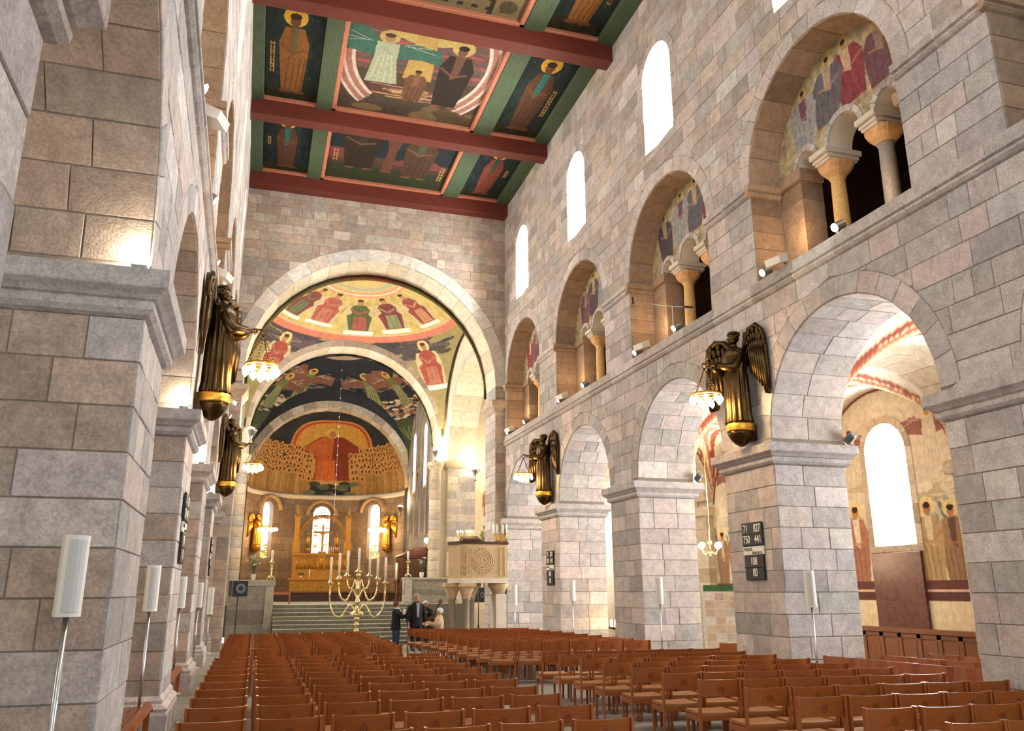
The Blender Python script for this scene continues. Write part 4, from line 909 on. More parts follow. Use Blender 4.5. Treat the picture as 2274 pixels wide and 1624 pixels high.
for k in range(-1, 4):
    y0, y1 = PC(k-1)+.45, min(PC(k)-.45, 29.3)
    dd = thing('wall_panelling', 'oak wall panelling along the aisle in %s' % {-1: 'the bay behind the nearest right pier', 0: 'the bay of the hidden window', 1: 'the bay with the red marble slab', 2: 'the bay behind the display board', 3: 'the bay next to the pulpit'}[k], None, (XA-.06, (y0+y1)/2, 0), kind='structure'); w = (y1-y0)/2
    MB().box(-.02, .06, -w, w, 0, 1.0).build('backing', 'dado', dd); MB().box(-.09, .06, -w, w, .92, 1.03, b=.012).build('rail', 'dado', dd); MB().box(-.06, .05, -w, w, 0, .14, b=.01).build('skirting', 'dado', dd)
    n = int(2*w/.52)
    for q in range(n):
        a = -w+2*w*q/n; e = a+2*w/n; fr = MB()
        for (p0, p1, z0, z1) in ((a, a+.06, .14, .92), (e-.06, e, .14, .92), (a, e, .14, .22), (a, e, .82, .92)): fr.box(-.045, 0, p0, p1, z0, z1, b=.006)
        fr.build('panel_frame', 'dado', dd); MB().box(-.032, -.018, a+.09, e-.09, .26, .78, b=.006).build('panel', 'dado', dd)
    # fresco of the bay: plain figures, rocks and drapery in earth colours
    H0, H1 = 1.03, 6.6; A_ = (y1-y0)/(H1-H0); cv = Cv(200, 230, A_, 'CFC4AC'); rg = random.Random(100+k); cv.mottle(.1, 200+k, 10)
    zz = lambda z: (z-H0)/(H1-H0)
    for q in range(40): cv.ell(rg.uniform(0, A_), rg.uniform(.45, .62), rg.uniform(.03, .1), rg.uniform(.01, .022), rg.choice(['BFAE90', 'D4C8AE', 'B8A888', 'DAD0B8']))
    for q in range(60): x = rg.choice([rg.uniform(0, .18), rg.uniform(.5, A_)])*1.0; y = rg.uniform(.28, .44); cv.line([(x, y), (x+.02, y+rg.uniform(.04, .1))], .012, rg.choice(['7E8672', '9AA08A', '6A7266', 'A8A890']))
    for q in range(16): cv.ell(rg.uniform(0, A_), rg.uniform(.14, .26), rg.uniform(.05, .13), rg.uniform(.03, .06), rg.choice(['B9B296', 'CFC4A2', 'C8B48A', 'A8A088']))
    for xx, r1, r2, hh in ((.1, '97795A', '6A4A44', .34), (.24, 'B0946A', 'CFC0A0', .36), (.74, 'A0705A', 'D6CAB4', .38), (.9, '8E7458', 'BFAE94', .34)): cv.robed(xx*A_, .15, hh, r1, r2, halo='DCC892', skin_='B07A50')
    for xx, yy in ((.16, .62), (.72, .6)): cv.winged(xx*A_, yy, .27, 'CDBFA6', '8E6258', halo='D6CAA8', flip=rg.choice([-1, 1]))
    cv.arc(A_*.5, .6, .4, .02, .1, PI-.1, '8A4A36'); cv.arc(A_*.5, .6, .43, .008, .1, PI-.1, '6E3A2C')
    for z0, z1, c_ in ((1.0, 1.62, 'D9C9A6'), (1.62, 1.82, '5E3B34'), (1.82, 1.86, 'D8B8A0'), (1.86, 2.06, '663F37')): cv.put((cv.Y >= zz(z0)) & (cv.Y < zz(z1)), c_)
    cv.mottle(.07, 300+k, 70)
    c0 = (OW(k)+OE(k))/2-.15
    def f(S, T): return np.stack([np.full_like(S, XA-.012), y0+S*(y1-y0), H0+T*(H1-H0)], 1)
    def mk(S, T):
        u, v = y0+S*(y1-y0), H0+T*(H1-H0); return ~((abs(u-c0) < .66) & (v > 2.86) & ((v < 5.06) | ((u-c0)**2+(v-5.06)**2 < .66**2)))
    cv.build('fresco', f, aw, mk)
    # vault of the bay
    ya, yb = PC(k-1), min(PC(k), 29.45); cv = Cv(96, 80, 1.2, 'D6D0C2'); rg = random.Random(k+9)
    def f(S, T):      # groin vault: the higher of two crossing barrels
        y, x = (ya+yb)/2-(yb-ya)/2*np.cos(PI*S), 12.2-2.05*np.cos(PI*T)
        za = 4.45+2.15*np.sqrt(np.clip(1-((x-12.2)/2.05)**2, 0, 1)); zb_ = 4.45+2.15*np.sqrt(np.clip(1-((y-(ya+yb)/2)/2.3)**2, 0, 1))
        return np.stack([x, y, np.maximum(za, zb_)], 1)
    S_, T_ = cv.X.ravel()/cv.a, cv.Y.ravel(); q_ = f(S_, T_); za = 4.45+2.15*np.sqrt(np.clip(1-((q_[:, 0]-12.2)/2.05)**2, 0, 1)); zb_ = 4.45+2.15*np.sqrt(np.clip(1-((q_[:, 1]-(ya+yb)/2)/2.3)**2, 0, 1)); dz = np.abs(za-zb_).reshape(cv.X.shape)
    cv.put(dz < .5, 'CDB78E'); cv.put((dz < .42) & (dz > .25), '8E4432'); cv.put((dz < .2) & (dz > .08), 'A4604A')
    for q in range(40): cv.ell(rg.uniform(.1, 1.1), rg.uniform(.05, .95), .012, .012, rg.choice(['B98A54', 'A05A44', 'CDB07C']), al=.5)
    cv.mottle(.06, 500+k, 40)
    cv.build('aisle_vault', f, None, kind='structure')['label'] = 'cream aisle vault with painted red bands, %s' % {-1: 'behind the nearest pier', 0: 'over the bay of the hidden window', 1: 'over the red marble slab', 2: 'over the display board', 3: 'next to the pulpit'}[k]
# transverse arches and wall pilasters
for k in range(-1, 4):
    yc = PC(k)
    if yc > 29.3: continue
    t = thing('aisle_cross_arch', 'buff cross arch and pilaster dividing the aisle behind %s' % {-1: 'the nearest right pier', 0: 'the pier with the hymn board', 1: 'the pier between the angels', 2: 'the farther angel pier', 3: 'the half pier'}[k], None, (0, 0, 0), kind='structure'); oo = Op(12.2, 1.75, -1, 4.7, .3)
    soffit('ar', lambda u, x, z: (u, yc-.45+x, z), oo, .9, 11, 1, BUFF, rng); ring('ar', lambda u, v, d: (u, yc-.45-d, v), oo, .3, 11, BUFF, rng); finish_stones('ar', t, 300, 7)
    for v0, v1 in zip(*(lambda z: (z, z[1:]))(split(0, 4.2, .42))): MB().box(XA-.28, XA, yc-.45, yc+.45, v0+.004, v1, tone(BUFF, rng), b=.006).build('pilaster_block', 'stone', t)
    MB().box(XA-.4, XA, yc-.55, yc+.55, 4.2, 4.5, tone(BUFF, rng), b=.03).build('pilaster_impost', 'stone', t)
    MB().box(10.1, 10.5, yc-.45, yc+.45, 4.4, 5.0).build('springer', 'plaster', t)
# gallery room above the aisle: floor, back wall, sloping plank roof
MB().box(10.1, XA, YBACK, 29.45, 7.1, 7.44).build('floor_gallery', 'dark_wood', kind='structure')['label'] = 'gallery floor above the aisle'
rf = MB().hexa([(10.1, YBACK, 12.1), (10.1, 29.45, 12.1), (15.3, 29.45, 9.1), (15.3, YBACK, 9.1), (10.1, YBACK, 12.3), (10.1, 29.45, 12.3), (15.3, 29.45, 9.3), (15.3, YBACK, 9.3)]).build('ceiling_gallery', 'dark_wood', kind='structure'); rf['label'] = 'dark sloping plank roof inside the gallery'
for i in range(24):
    a, b = i/24, (i+.9)/24; g = lambda t: (10.2+4*t, 12.04-2.31*t)
    (x0, z0), (x1, z1) = g(a), g(b)
    MB().hexa([(x0, 6, z0-.05), (x1, 6, z1-.05), (x1, 29.4, z1-.05), (x0, 29.4, z0-.05), (x0, 6, z0), (x1, 6, z1), (x1, 29.4, z1), (x0, 29.4, z0)]).build('plank', 'dark_wood', rf)
bw = MB().box(XA-.05, XA, 4, 29.4, 7.44, 9.7).build('wall_gallery_back', 'dark_wood', kind='structure'); bw['label'] = 'dark boarded back wall of the gallery'
for i in range(12): MB().box(XA-.09, XA-.05, 4, 29.4, 7.5+.18*i, 7.66+.18*i).build('board', 'dark_wood', bw)
# left aisle, closed; unseen glowing panes added to give light
lw = MB().box(-7.2, -6.8, YBACK, 29.45, 0, 7.3).box(-7.2, -2.5, YBACK, 29.45, 7.1, 7.44).hexa([(-7.2, YBACK, 9.1), (-7.2, 29.45, 9.1), (-2.4, 29.45, 12.1), (-2.4, YBACK, 12.1), (-7.2, YBACK, 9.3), (-7.2, 29.45, 9.3), (-2.4, 29.45, 12.3), (-2.4, YBACK, 12.3)]).box(-7.2, -7.0, YBACK, 29.45, 7.3, 9.3).build('wall_aisle_left', 'plaster', kind='structure'); lw['label'] = 'plain outer wall of the aisle behind the bright nave wall'
for k in range(-1, 4): MB().box(-6.82, -6.79, (OW(k)+OE(k))/2-.66, (OW(k)+OE(k))/2+.66, 2.86, 5.6).build('pane', 'daylight_naisle', lw)
# ================================================================ CHAIRS
ORD = ['first', 'second', 'third', 'fourth', 'fifth', 'sixth', 'seventh', 'eighth', 'ninth', 'tenth', 'eleventh', 'twelfth', 'thirteenth']
def make_chair():
    t = thing('church_chair', 'beech church chair', 'chair')
    n = 10; w = .252; v = []
    for i in range(n+1):
        x = -w+2*w*i/n; b = .055*(1-(x/w)**2)
        for (y, z) in ((-.225-b, .635+.015*(1-(x/w)**2)), (-.225-b+.014, .635+.015*(1-(x/w)**2)), (-.243-b+.014, .835), (-.243-b, .835)): v.append((x, y, z))
    f = [(i*4+j, (i+1)*4+j, (i+1)*4+(j+1) % 4, i*4+(j+1) % 4) for i in range(n) for j in range(4)]+[(3, 2, 1, 0), tuple(n*4+j for j in range(4))]
    br = MB().add(v, f).build('backrest', 'chair', t)
    em = MB(); R0 = [(.028*math.cos(2*PI*i/18), .73+.036*math.sin(2*PI*i/18)) for i in range(18)]
    em.tube([(x, -.289+.055*(x/w)**2-(z-.64)*.09*.95, z) for x, z in R0], .0022, 4, closed=True)
    em.tube([(0, -.289-.0075, .712), (0, -.289-.0105, .748)], .002, 4).build('burnt_emblem', surf('burnt_mark', '5A2A12', rough=.6) if 'burnt' not in MT else 'burnt', br)
    for s in (-1, 1):
        x0, x1 = sorted((s*.25, s*.274))
        MB().hexa([(x0, -.235, 0), (x1, -.235, 0), (x1, -.195, 0), (x0, -.195, 0), (x0, -.268, .842), (x1, -.268, .842), (x1, -.19, .842), (x0, -.215, .842)]).build('back_leg', 'chair_edge', t)
        MB().box(s*.24-.016, s*.24+.016, .165, .2, 0, .43, b=.004).build('front_leg', 'chair_edge', t)
        MB().box(s*.255-.01, s*.255+.01, -.2, .18, .36, .425, b=.003).build('side_rail', 'chair_edge', t)
    st_ = MB(); n = 8; v = []
    for i in range(n+1):
        x = -.24+.48*i/n
        for (y, z) in ((-.2, .43), (.225, .43), (.235, .447), (.225, .466-.008*(1-(x/.24)**2)), (0, .462-.016*(1-(x/.24)**2)), (-.2, .462-.006*(1-(x/.24)**2))): v.append((x, y, z))
    st_.add(v, [(i*6+j, (i+1)*6+j, (i+1)*6+(j+1) % 6, i*6+(j+1) % 6) for i in range(n) for j in range(6)]+[tuple(range(5, -1, -1)), tuple(n*6+j for j in range(6))]).build('seat', 'leather', t)
    MB().box(-.22, .22, .17, .19, .37, .43, b=.003).build('front_rail', 'chair_edge', t)
    MB().box(-.24, .24, -.215, -.2, .37, .43, b=.003).build('back_rail', 'chair_edge', t)
    return t
proto = make_chair(); used = [False]
def put_chair(x, y, rz, label, group):
    if not used[0]: used[0] = True; proto.location = (x, y, 0); proto.rotation_euler = (0, 0, rz); tag(proto, label, None, group); return
    dup(proto, (x, y, 0), rz, label, group)
rng = random.Random(77)
def block(rows, n, pitch, left, slope, rz, name, aisle_left, group):
    R_ = len(rows)
    for i, (x0, y0) in enumerate(rows):       # rows from the back of the block to its front
        for j in range(n):
            x = x0+pitch*(j+.5); y = y0+.25+slope*pitch*(j+.5)+rng.uniform(-.015, .015)
            seat = j if aisle_left else n-1-j
            put_chair(x, y, rz+rng.uniform(-.012, .012), 'beech chair %s from the centre aisle, %s row of the %s' % (ORD[seat], ORD[R_-1-i], name), group)
LR = [(-.57, y) for y in (5.15, 6.0, 6.85, 7.73, 8.6, 9.37, 10.15, 10.97, 11.8, 12.55, 13.3, 14.0, 14.73)]
block(LR, 6, .628, True, 0, .0, 'back block by the loudspeaker', False, 'chairs of the back block by the loudspeaker')
block([(-.56, 16.75+.83*i) for i in range(8)], 6, .58, True, .12, .1, 'front block by the loudspeaker', False, 'chairs of the front block by the loudspeaker')
RL = [(5.46, 5.0), (5.42, 5.79), (5.36, 6.67), (5.28, 7.55), (5.23, 8.42), (5.17, 9.32), (5.13, 10.2), (5.07, 11.03), (5.03, 11.89), (5.0, 12.73), (4.96, 13.58), (4.92, 14.37)]
block(RL, 6, .566, True, -.085, -.06, 'back block by the pulpit', True, 'chairs of the back block by the pulpit')
block([(4.82-.065*i, 17.35+.74*i) for i in range(10)], 6, .575, True, -.16, -.12, 'front block by the pulpit', True, 'chairs of the front block by the pulpit')
# chairs turned sideways between the piers
for r, (xa, n) in enumerate(((9.0, 5), (9.95, 4), (10.9, 3))):
    for j in range(n): put_chair(xa-.25+.1*j, 11.65-.55*j-(.0 if r == 0 else .2), PI/2+.15, 'beech chair %s from the pier with the hymn board, %s row under the nearest arch' % (ORD[j], ORD[r]), 'chairs under the nearest right arch')
for j in range(3): put_chair(9.3+.6*j, 15.6+.1*j, 0.05, 'beech chair %s from the nave in the row before the display board' % ORD[j], 'chairs before the display board')
# ================================================================ COLUMN SPEAKERS
def speaker_col(x, y, z0, z1, rz, label):
    t = thing('column_speaker', label, 'loudspeaker', (x, y, 0), rz, 'white column speakers')
    h = z1-z0; v = []; n = 8      # rounded front
    prof = [(.085*math.cos(PI+PI*i/n), .06*math.sin(PI+PI*i/n)-.02) for i in range(n+1)]+[(.085, .05), (-.085, .05)]
    MB().prism(prof, lambda u, w, d: (u, w, d), z0, z1).build('cabinet', 'white', t)
    MB().prism([(u*.86, w*1.06-.004) for u, w in prof[:n+1]], lambda u, w, d: (u, w, d), z0+.03, z1-.03).build('grille', surf('speaker_grille', 'C9CAC6', rough=.6, scale=300, amt=.2, bump=.3), t)
    MB().tube([(0, .02, .02), (0, .02, z0+.01)], .02, 10).build('pole', 'steel', t, True)
    MB().box(-.02, .02, .05, .11, z0+h*.45, z0+h*.6, b=.004).build('bracket', 'white', t)
    MB().lathe([(.17, 0), (.17, .012), (.03, .02)], 20, (0, .02, 0)).build('base_plate', 'white', t)
def spk(px, py, ph, Y, rz, label):
    a, b = ony(px, py-ph/2, Y), ony(px, py+ph/2, Y); c = ony(px, py, Y); speaker_col(c[0], Y, b[2], a[2], rz, label)
spk(160, 1280, 180, 6.55, .35, 'large white column speaker before the nearest brown pier')
spk(338, 1307, 102, 12.1, .3, 'white column speaker before the pier of the larger left angel')
spk(403, 1316, 70, 17.7, .3, 'white column speaker before the second pier of the bright wall')
spk(443, 1322, 55, 23.3, .3, 'white column speaker before the third pier of the bright wall')
spk(468, 1335, 60, 28.6, .5, 'white column speaker at the corner of bright wall and chancel')
spk(1799, 1308, 82, 12.1, -.5, 'white column speaker on the lit face of the hymn-board pier')
spk(1464, 1312, 60, 17.7, -.5, 'white column speaker before the pier between the angels')
spk(1271, 1312, 46, 23.3, -.5, 'white column speaker before the farther angel pier')
spk(1143, 1322, 46, 28.8, -.5, 'white column speaker beside the pulpit')
# ================================================================ HYMN BOARDS
def hymn(x, y, z, s, label, side):
    t = thing('hymn_board', label, 'sign', (x, y, z), 0, 'hymn boards'); e = -1 if side > 0 else 1
    w, h = .32, 1.0
    def bx(name, y0, y1, z0, z1, d, mat): return MB().box(*sorted((e*.004, e*d)), y0, y1, z0, z1, b=.004).build(name, mat, t)
    bx('backboard', -w*.94, w*.94, -.33, .7, .02, 'black'); bx('upper_board', -w, w, .28, .5+.19, .035, 'black'); bx('name_strip', -w, w, .12, .27, .03, 'white'); bx('lower_board', -w*.92, w*.92, -.32, .11, .035, 'black')
    for z_ in (.3, .49, -.1): bx('number_rail', -w, w, z_-.008, z_+.004, .045, 'black')
    rot = (PI/2, 0, -PI/2 if side > 0 else PI/2); k = -1 if side > 0 else 1
    for s_, yy, zz in (('71', -.2, .585), ('827', .17, .585), ('750', -.18, .39), ('441', .18, .39), ('108', 0, .0), ('80', .02, -.2)):
        text(s_, .2, 'wax', t, (e*.038, yy*k, zz), rot, name='number', sx=.72)
    text('MARIÆ', .085, 'black', t, (e*.032, -.16*k, .215), rot, name='feast_name'); text('BEBUDELSE', .062, 'black', t, (e*.032, .12*k, .15), rot, name='feast_name')
c = onx(1679, 1225, XR); hymn(XR-.025, c[1], c[2]-.18, 1, 'black hymn board with white numbers on the pier below the larger right angel', 1)
c = onx(1225, 1262, XR); hymn(XR-.025, c[1], c[2]-.18, 1, 'black hymn board on the pier below the farther right angel', 1)
for k in (1, 3): yy = (OE(k-1)+OW(k))/2; hymn(XL(yy)+.025, yy, 2.6, 1, 'hymn board seen edge-on on the pier below the %s left angel' % ('larger' if k == 1 else 'farther'), -1)
# ================================================================ LAMPS ON THE GALLERY SILLS
def spot(x, y, z, rz, label, tilt=.5, grp='sill spotlights', power=9):
    t = thing('spotlight', label, 'lamp', (x, y, z), rz, grp)
    MB().box(-.05, .05, -.03, .03, 0, .02).tube([(0, 0, .02), (0, 0, .14)], .012, 6).build('bracket', 'grey_metal', t)
    d = Vector((-math.cos(tilt), 0, -math.sin(tilt))); c = Vector((0, 0, .16))
    MB().tube([c-d*.12, c-d*.1, c+d*.1], [.05, .075, .08], 14).build('housing', 'grey_metal', t)
    MB().tube([c+d*.1, c+d*.112], [.066, .066], 14).build('lens', 'spotlens', t)
    if power: lamp('spot_light', 'POINT', (.34, -.5 if rz == 0 else .5, .8), power, (1, .66, .36), .15, parent=t)
def flood(x, y, z, rz, label):
    t = thing('floodlight', label, 'lamp', (x, y, z), rz, 'sill floodlights')
    MB().tube([(.1, 0, .0), (.1, 0, .1), (-.02, 0, .16)], .015, 6).build('bracket', 'grey_metal', t)
    MB().hexa([(-.3, -.16, .02), (-.06, -.16, .1), (-.06, .16, .1), (-.3, .16, .02), (-.34, -.16, .14), (-.1, -.16, .26), (-.1, .16, .26), (-.34, .16, .14)]).build('housing', 'white', t)
WHO = ['the largest painted tympanum', 'the second painted tympanum', 'the third painted tympanum', 'the tympanum nearest the chancel']
for k in range(4):
    E_ = OE(k); m = (OW(k)+E_)/2
    spot(XR+.02, E_-.25, 7.465, 0, 'grey spotlight in the corner of the sill under '+WHO[k]); flood(XR+.05, E_-.75, 7.465, .3, 'white floodlight on the sill under '+WHO[k]); spot(XR+.02, m-.35, 7.465, 0, 'grey spotlight at the foot of the grey column under '+WHO[k])
LH = ['after the nearest pier', 'above the larger left angel', 'beyond the larger left angel', 'beside the chancel']
for k in range(4):
    E_ = OE(k); x = XL(E_)
    spot(x+.02, E_-.45, 7.465, PI, 'grey spotlight on the bright wall ledge in the gallery opening '+LH[k]); flood(x+.0, OW(k)+1.2, 7.465, PI-.3, 'white floodlight on the bright wall ledge '+LH[k]); spot(x+.02, OW(k)+.5, 7.465, PI, 'second grey spotlight on the bright wall ledge '+LH[k])
# small uplights on the imposts
for k in range(0, 4):
    y = OE(k-1)+.12; x = XL(y)
    t = thing('impost_uplight', 'small uplight lying on the impost of the %s pier of the bright wall' % ORD[k], 'lamp', (x-.06, y-.2, 4.405), group='impost uplights')
    MB().box(-.06, .06, -.05, .05, 0, .06, b=.01).build('housing', 'grey_metal', t); MB().box(-.045, .045, -.035, .035, .06, .064).build('lens', 'spotlens', t)
    lamp('uplight', 'POINT', (0, 0, .14), 14 if k == 0 else 18, (1, .9, .72), .05, parent=t)
for k, nm in ((0, 'nearest pier'), (1, 'hymn-board pier'), (2, 'pier between the angels')):
    y = OE(k-1) if k else OW(0)
    if k: spot(10.3, y-.1, 4.405, PI/2+PI, 'small lamp at the aisle end of the impost on the '+nm, grp='impost spots', power=6)
# ================================================================ BRONZE ANGELS WITH RING LAMPS
def bulbs(t, r, n, z, big=1.0):
    for i in range(n):
        a = 2*PI*i/n; x, y = r*math.cos(a), r*math.sin(a)
        MB().lathe([(.012, 0), (.02*big, -.03), (.032*big, -.07), (.03*big, -.1), (.006, -.15)], 8, (x, y, z)).build('bulb', 'bulb', t, True)
def angel(loc, rz, label, s=1.0, gold=False, grp='bronze lamp angels', fwd=0):
    bm = 'gilt' if gold else 'bronze'; t = thing('lamp_angel', label, 'statue', loc, rz, grp); t.scale = (s, s, s)
    # console
    MB().lathe([(.03, 0), (.12, .06), (.19, .14), (.23, .22), (.24, .27)], 20, (0, .25, 0), flute=.05, nf=10).build('console', bm, t, True)
    MB().lathe([(.25, .27), (.26, .29), (.26, .40), (.25, .42)], 24, (0, .25, 0)).build('band', 'gilt', t, True)
    MB().box(-.14, .14, 0, .12, .1, .42, b=.02).build('wall_mount', bm, t)
    # robe: one continuous fluted figure from hem to shoulders and neck
    pr = [(.22, .42), (.225, .46), (.205, .6), (.2, .9), (.195, 1.2), (.2, 1.35), (.185, 1.42), (.2, 1.55), (.215, 1.7), (.2, 1.8), (.13, 1.87), (.065, 1.9), (.062, 1.95)]
    n = 56; v = []
    for (r, z) in pr:
        fl_ = .11 if z < 1.3 else (.05 if z < 1.45 else (.03 if z < 1.78 else 0))
        for k in range(n):
            a = 2*PI*k/n; q = r*(1+fl_*math.cos(14*a)); sx = 1.12 if z > 1.45 else 1.0
            v.append((q*math.cos(a)*sx*1.22, .27+q*math.sin(a), z))
    MB().add(v, [(i*n+k, i*n+(k+1) % n, (i+1)*n+(k+1) % n, (i+1)*n+k) for i in range(len(pr)-1) for k in range(n)]+[tuple(range(n-1, -1, -1))]).build('robe', bm, t, True)
    hd = MB().ball((0, .28, 2.06), (.085, .1, .12), 14); hd.ball((0, .385, 2.045), (.014, .022, .022), 6); hd.ball((0, .36, 2.0), (.03, .03, .018), 6)
    h = hd.build('head', bm, t, True)
    hr = MB().ball((0, .25, 2.1), (.105, .115, .105), 14)
    for i in range(16):
        a = 2*PI*i/16; hr.ball((.1*math.cos(a), .25+.1*math.sin(a)*.9, 2.12+.05*math.sin(a*2)), .036, 6)
        hr.ball((.075*math.cos(a), .25+.075*math.sin(a), 2.19), .03, 6)
    hr.build('hair', bm, h, True)
    for sd in (-1, 1):
        # wing: long primaries with two rows of coverts on a curved shoulder
        w = MB()
        out = [(sd*.1, 1.55), (sd*.16, 1.9), (sd*.34, 2.2), (sd*.52, 2.24), (sd*.66, 2.1), (sd*.72, 1.8), (sd*.74, 1.3), (sd*.71, .86), (sd*.6, .9), (sd*.52, 1.2), (sd*.38, 1.35)]
        w.prism(out, lambda u, q, d: (u, d, q), .02, .07)
        for i in range(7):
            a = i/6; x0 = sd*(.26+.44*a); zb = 1.36-.48*a+.0; zt = 1.92-.02*a
            w.tube([(x0*.93, .09, zt), (x0*.99, .1, (zt+zb)/2), (x0, .075, zb)], [.03, .042, .02], 6)
        for row, (zc, nn) in enumerate(((1.82, 7), (1.98, 6), (2.1, 4))):
            for i in range(nn):
                a = i/(nn-1); w.ball((sd*(.24+.42*a-.03*row), .1+.015*row, zc+.05*math.sin(a*PI)), (.045, .03, .09), 6)
        w.tube([(sd*.1, .12, 1.75), (sd*.18, .13, 1.98), (sd*.34, .12, 2.19), (sd*.52, .1, 2.23), (sd*.66, .09, 2.1), (sd*.72, .08, 1.8)], [.04, .05, .05, .045, .04, .02], 8)
        if sd == fwd: w.v = [(x_*.8, y_+max(0, abs(x_)-.12)*.75, z_-.12) for x_, y_, z_ in w.v]
        w.build('wing', bm, t, True)
        # arm with wide sleeve, hand closed on the lamp bar
        MB().tube([(sd*.2, .25, 1.76), (sd*.25, .34, 1.6), (sd*.24, .46, 1.45), (sd*.15, .6, 1.46), (sd*.09, .7, 1.49)], [.075, .085, .1, .075, .04], 10).build('sleeve', bm, t, True)
        hn = MB().ball((sd*.07, .75, 1.5), (.03, .045, .022), 8)
        for q in range(4): hn.tube([(sd*(.085-.02*q), .78, 1.51), (sd*(.085-.02*q), .82, 1.52), (sd*(.085-.02*q), .83, 1.49)], [.011, .01, .008], 5)
        hn.tube([(sd*.04, .73, 1.51), (sd*.02, .77, 1.53)], [.012, .009], 5).build('hand', bm, t, True)
    for q in range(6):
        a = PI*.15+PI*.7*q/5; MB().tube([(.21*math.cos(a), .25+.16*math.sin(a), 1.48), (.15*math.cos(a), .25+.2*math.sin(a), 1.36), (.19*math.cos(a), .25+.17*math.sin(a), 1.3)], [.03, .035, .015], 6).build('mantle_fold', bm, t, True)
    MB().tube([(-.12, .79, 1.5), (.12, .79, 1.5)], .018, 8).tube([(0, .72, 1.52), (0, .95, 1.54)], .02, 8).build('lamp_bar', bm, t, True)
    return t
def ring_lamp(loc, r, n, label, drop=.62, power=40, bulb=1.0, grp='ring lamps of the angels'):
    t = thing('ring_lamp', label, 'lamp', loc, 0, grp)
    MB().tube([(.05*math.cos(2*PI*i/12), 0, drop+.05*math.sin(2*PI*i/12)-.05) for i in range(12)], .01, 6, closed=True).build('hook_ring', 'bronze', t, True)
    for i in range(4):
        a = 2*PI*i/4+.4; ch = MB(); m = 10
        for k in range(m):
            p0 = Vector((r*math.cos(a)*(1-k/m), r*math.sin(a)*(1-k/m), (drop-.1)*k/m)); p1 = Vector((r*math.cos(a)*(1-(k+.9)/m), r*math.sin(a)*(1-(k+.9)/m), (drop-.1)*(k+.9)/m)); ch.tube([p0, (p0+p1)/2, p1], [.006, .013, .006], 5)
        ch.build('chain', 'bronze', t, True)
    hoop = MB().tube([(r*math.cos(2*PI*i/28), r*math.sin(2*PI*i/28), 0) for i in range(28)], .022, 6, closed=True)
    hoop.tube([(r*math.cos(2*PI*i/28), r*math.sin(2*PI*i/28), -.05) for i in range(28)], .014, 6, closed=True).build('hoop', 'gilt', t, True)
    bulbs(t, r, n, -.03, bulb); bulbs(t, r*.45, max(4, n//2), -.1, bulb)
    lamp('lamp_light', 'POINT', (0, 0, -.12), power, (1, .66, .32), r*.8, parent=t)
    return t
for k, s_ in ((1, 1), (3, 1)):
    y = (OE(k-1)+OW(k))/2-.28; nm = 'larger' if k == 1 else 'farther'
    angel((XR-.03, y, 4.42), PI/2, 'bronze winged angel holding out bulbs above the %s' % ('nearer numbered hymn board' if k == 1 else 'last pier before the pulpit'), 1.0, fwd=1)
    ring_lamp((XR-.03-.93, y, 4.42+1.0-.06), .27, 9, 'ring of glowing bulbs hung from the angel %s' % ('above the hymn board with white numbers' if k == 1 else 'beside the pulpit'), .6, 34, 1.35)
    y = (OE(k-1)+OW(k))/2-.1; x = XL(y)
    angel((x+.03, y, 4.42), -PI/2, 'bronze winged angel in profile on the bright wall, %s' % ('directly beyond the nearest pier' if k == 1 else 'at the last pier before the chancel'), 1.0, fwd=-1)
    ring_lamp((x+.03+.93, y, 4.42+.94), .25, 9, 'blazing ring of bulbs held by the %s profile angel on the bright wall' % nm, .6, 34, 1.6)
# gilded angels in the apse
for px, rz, nm in ((556, -.9, 'left'), (866, .9, 'right')):
    c = ony(px, 1228, 50.8); 
    for _ in range(3):
        dx = c[0]-XC; yy = YQ+math.sqrt(max(.05, RQ*RQ-dx*dx)); c = ony(px, 1228, yy)
    n_ = Vector((XC-c[0], YQ-c[1], 0)).normalized(); ang = math.atan2(-n_.x, n_.y)
    side = 'flower pot' if nm == 'left' else 'organ case'
    angel((c[0]+n_.x*.06, c[1]+n_.y*.06, c[2]), ang, 'gilded lamp angel on the apse wall on the %s side' % side, 1.0, True, 'gilded apse angels')
    ring_lamp((c[0]+n_.x*1.0, c[1]+n_.y*1.0, c[2]+1.42), .52, 16, 'large ring of bulbs before the gilded apse angel on the %s side' % side, .18, 75, 1.7, 'apse ring lamps')
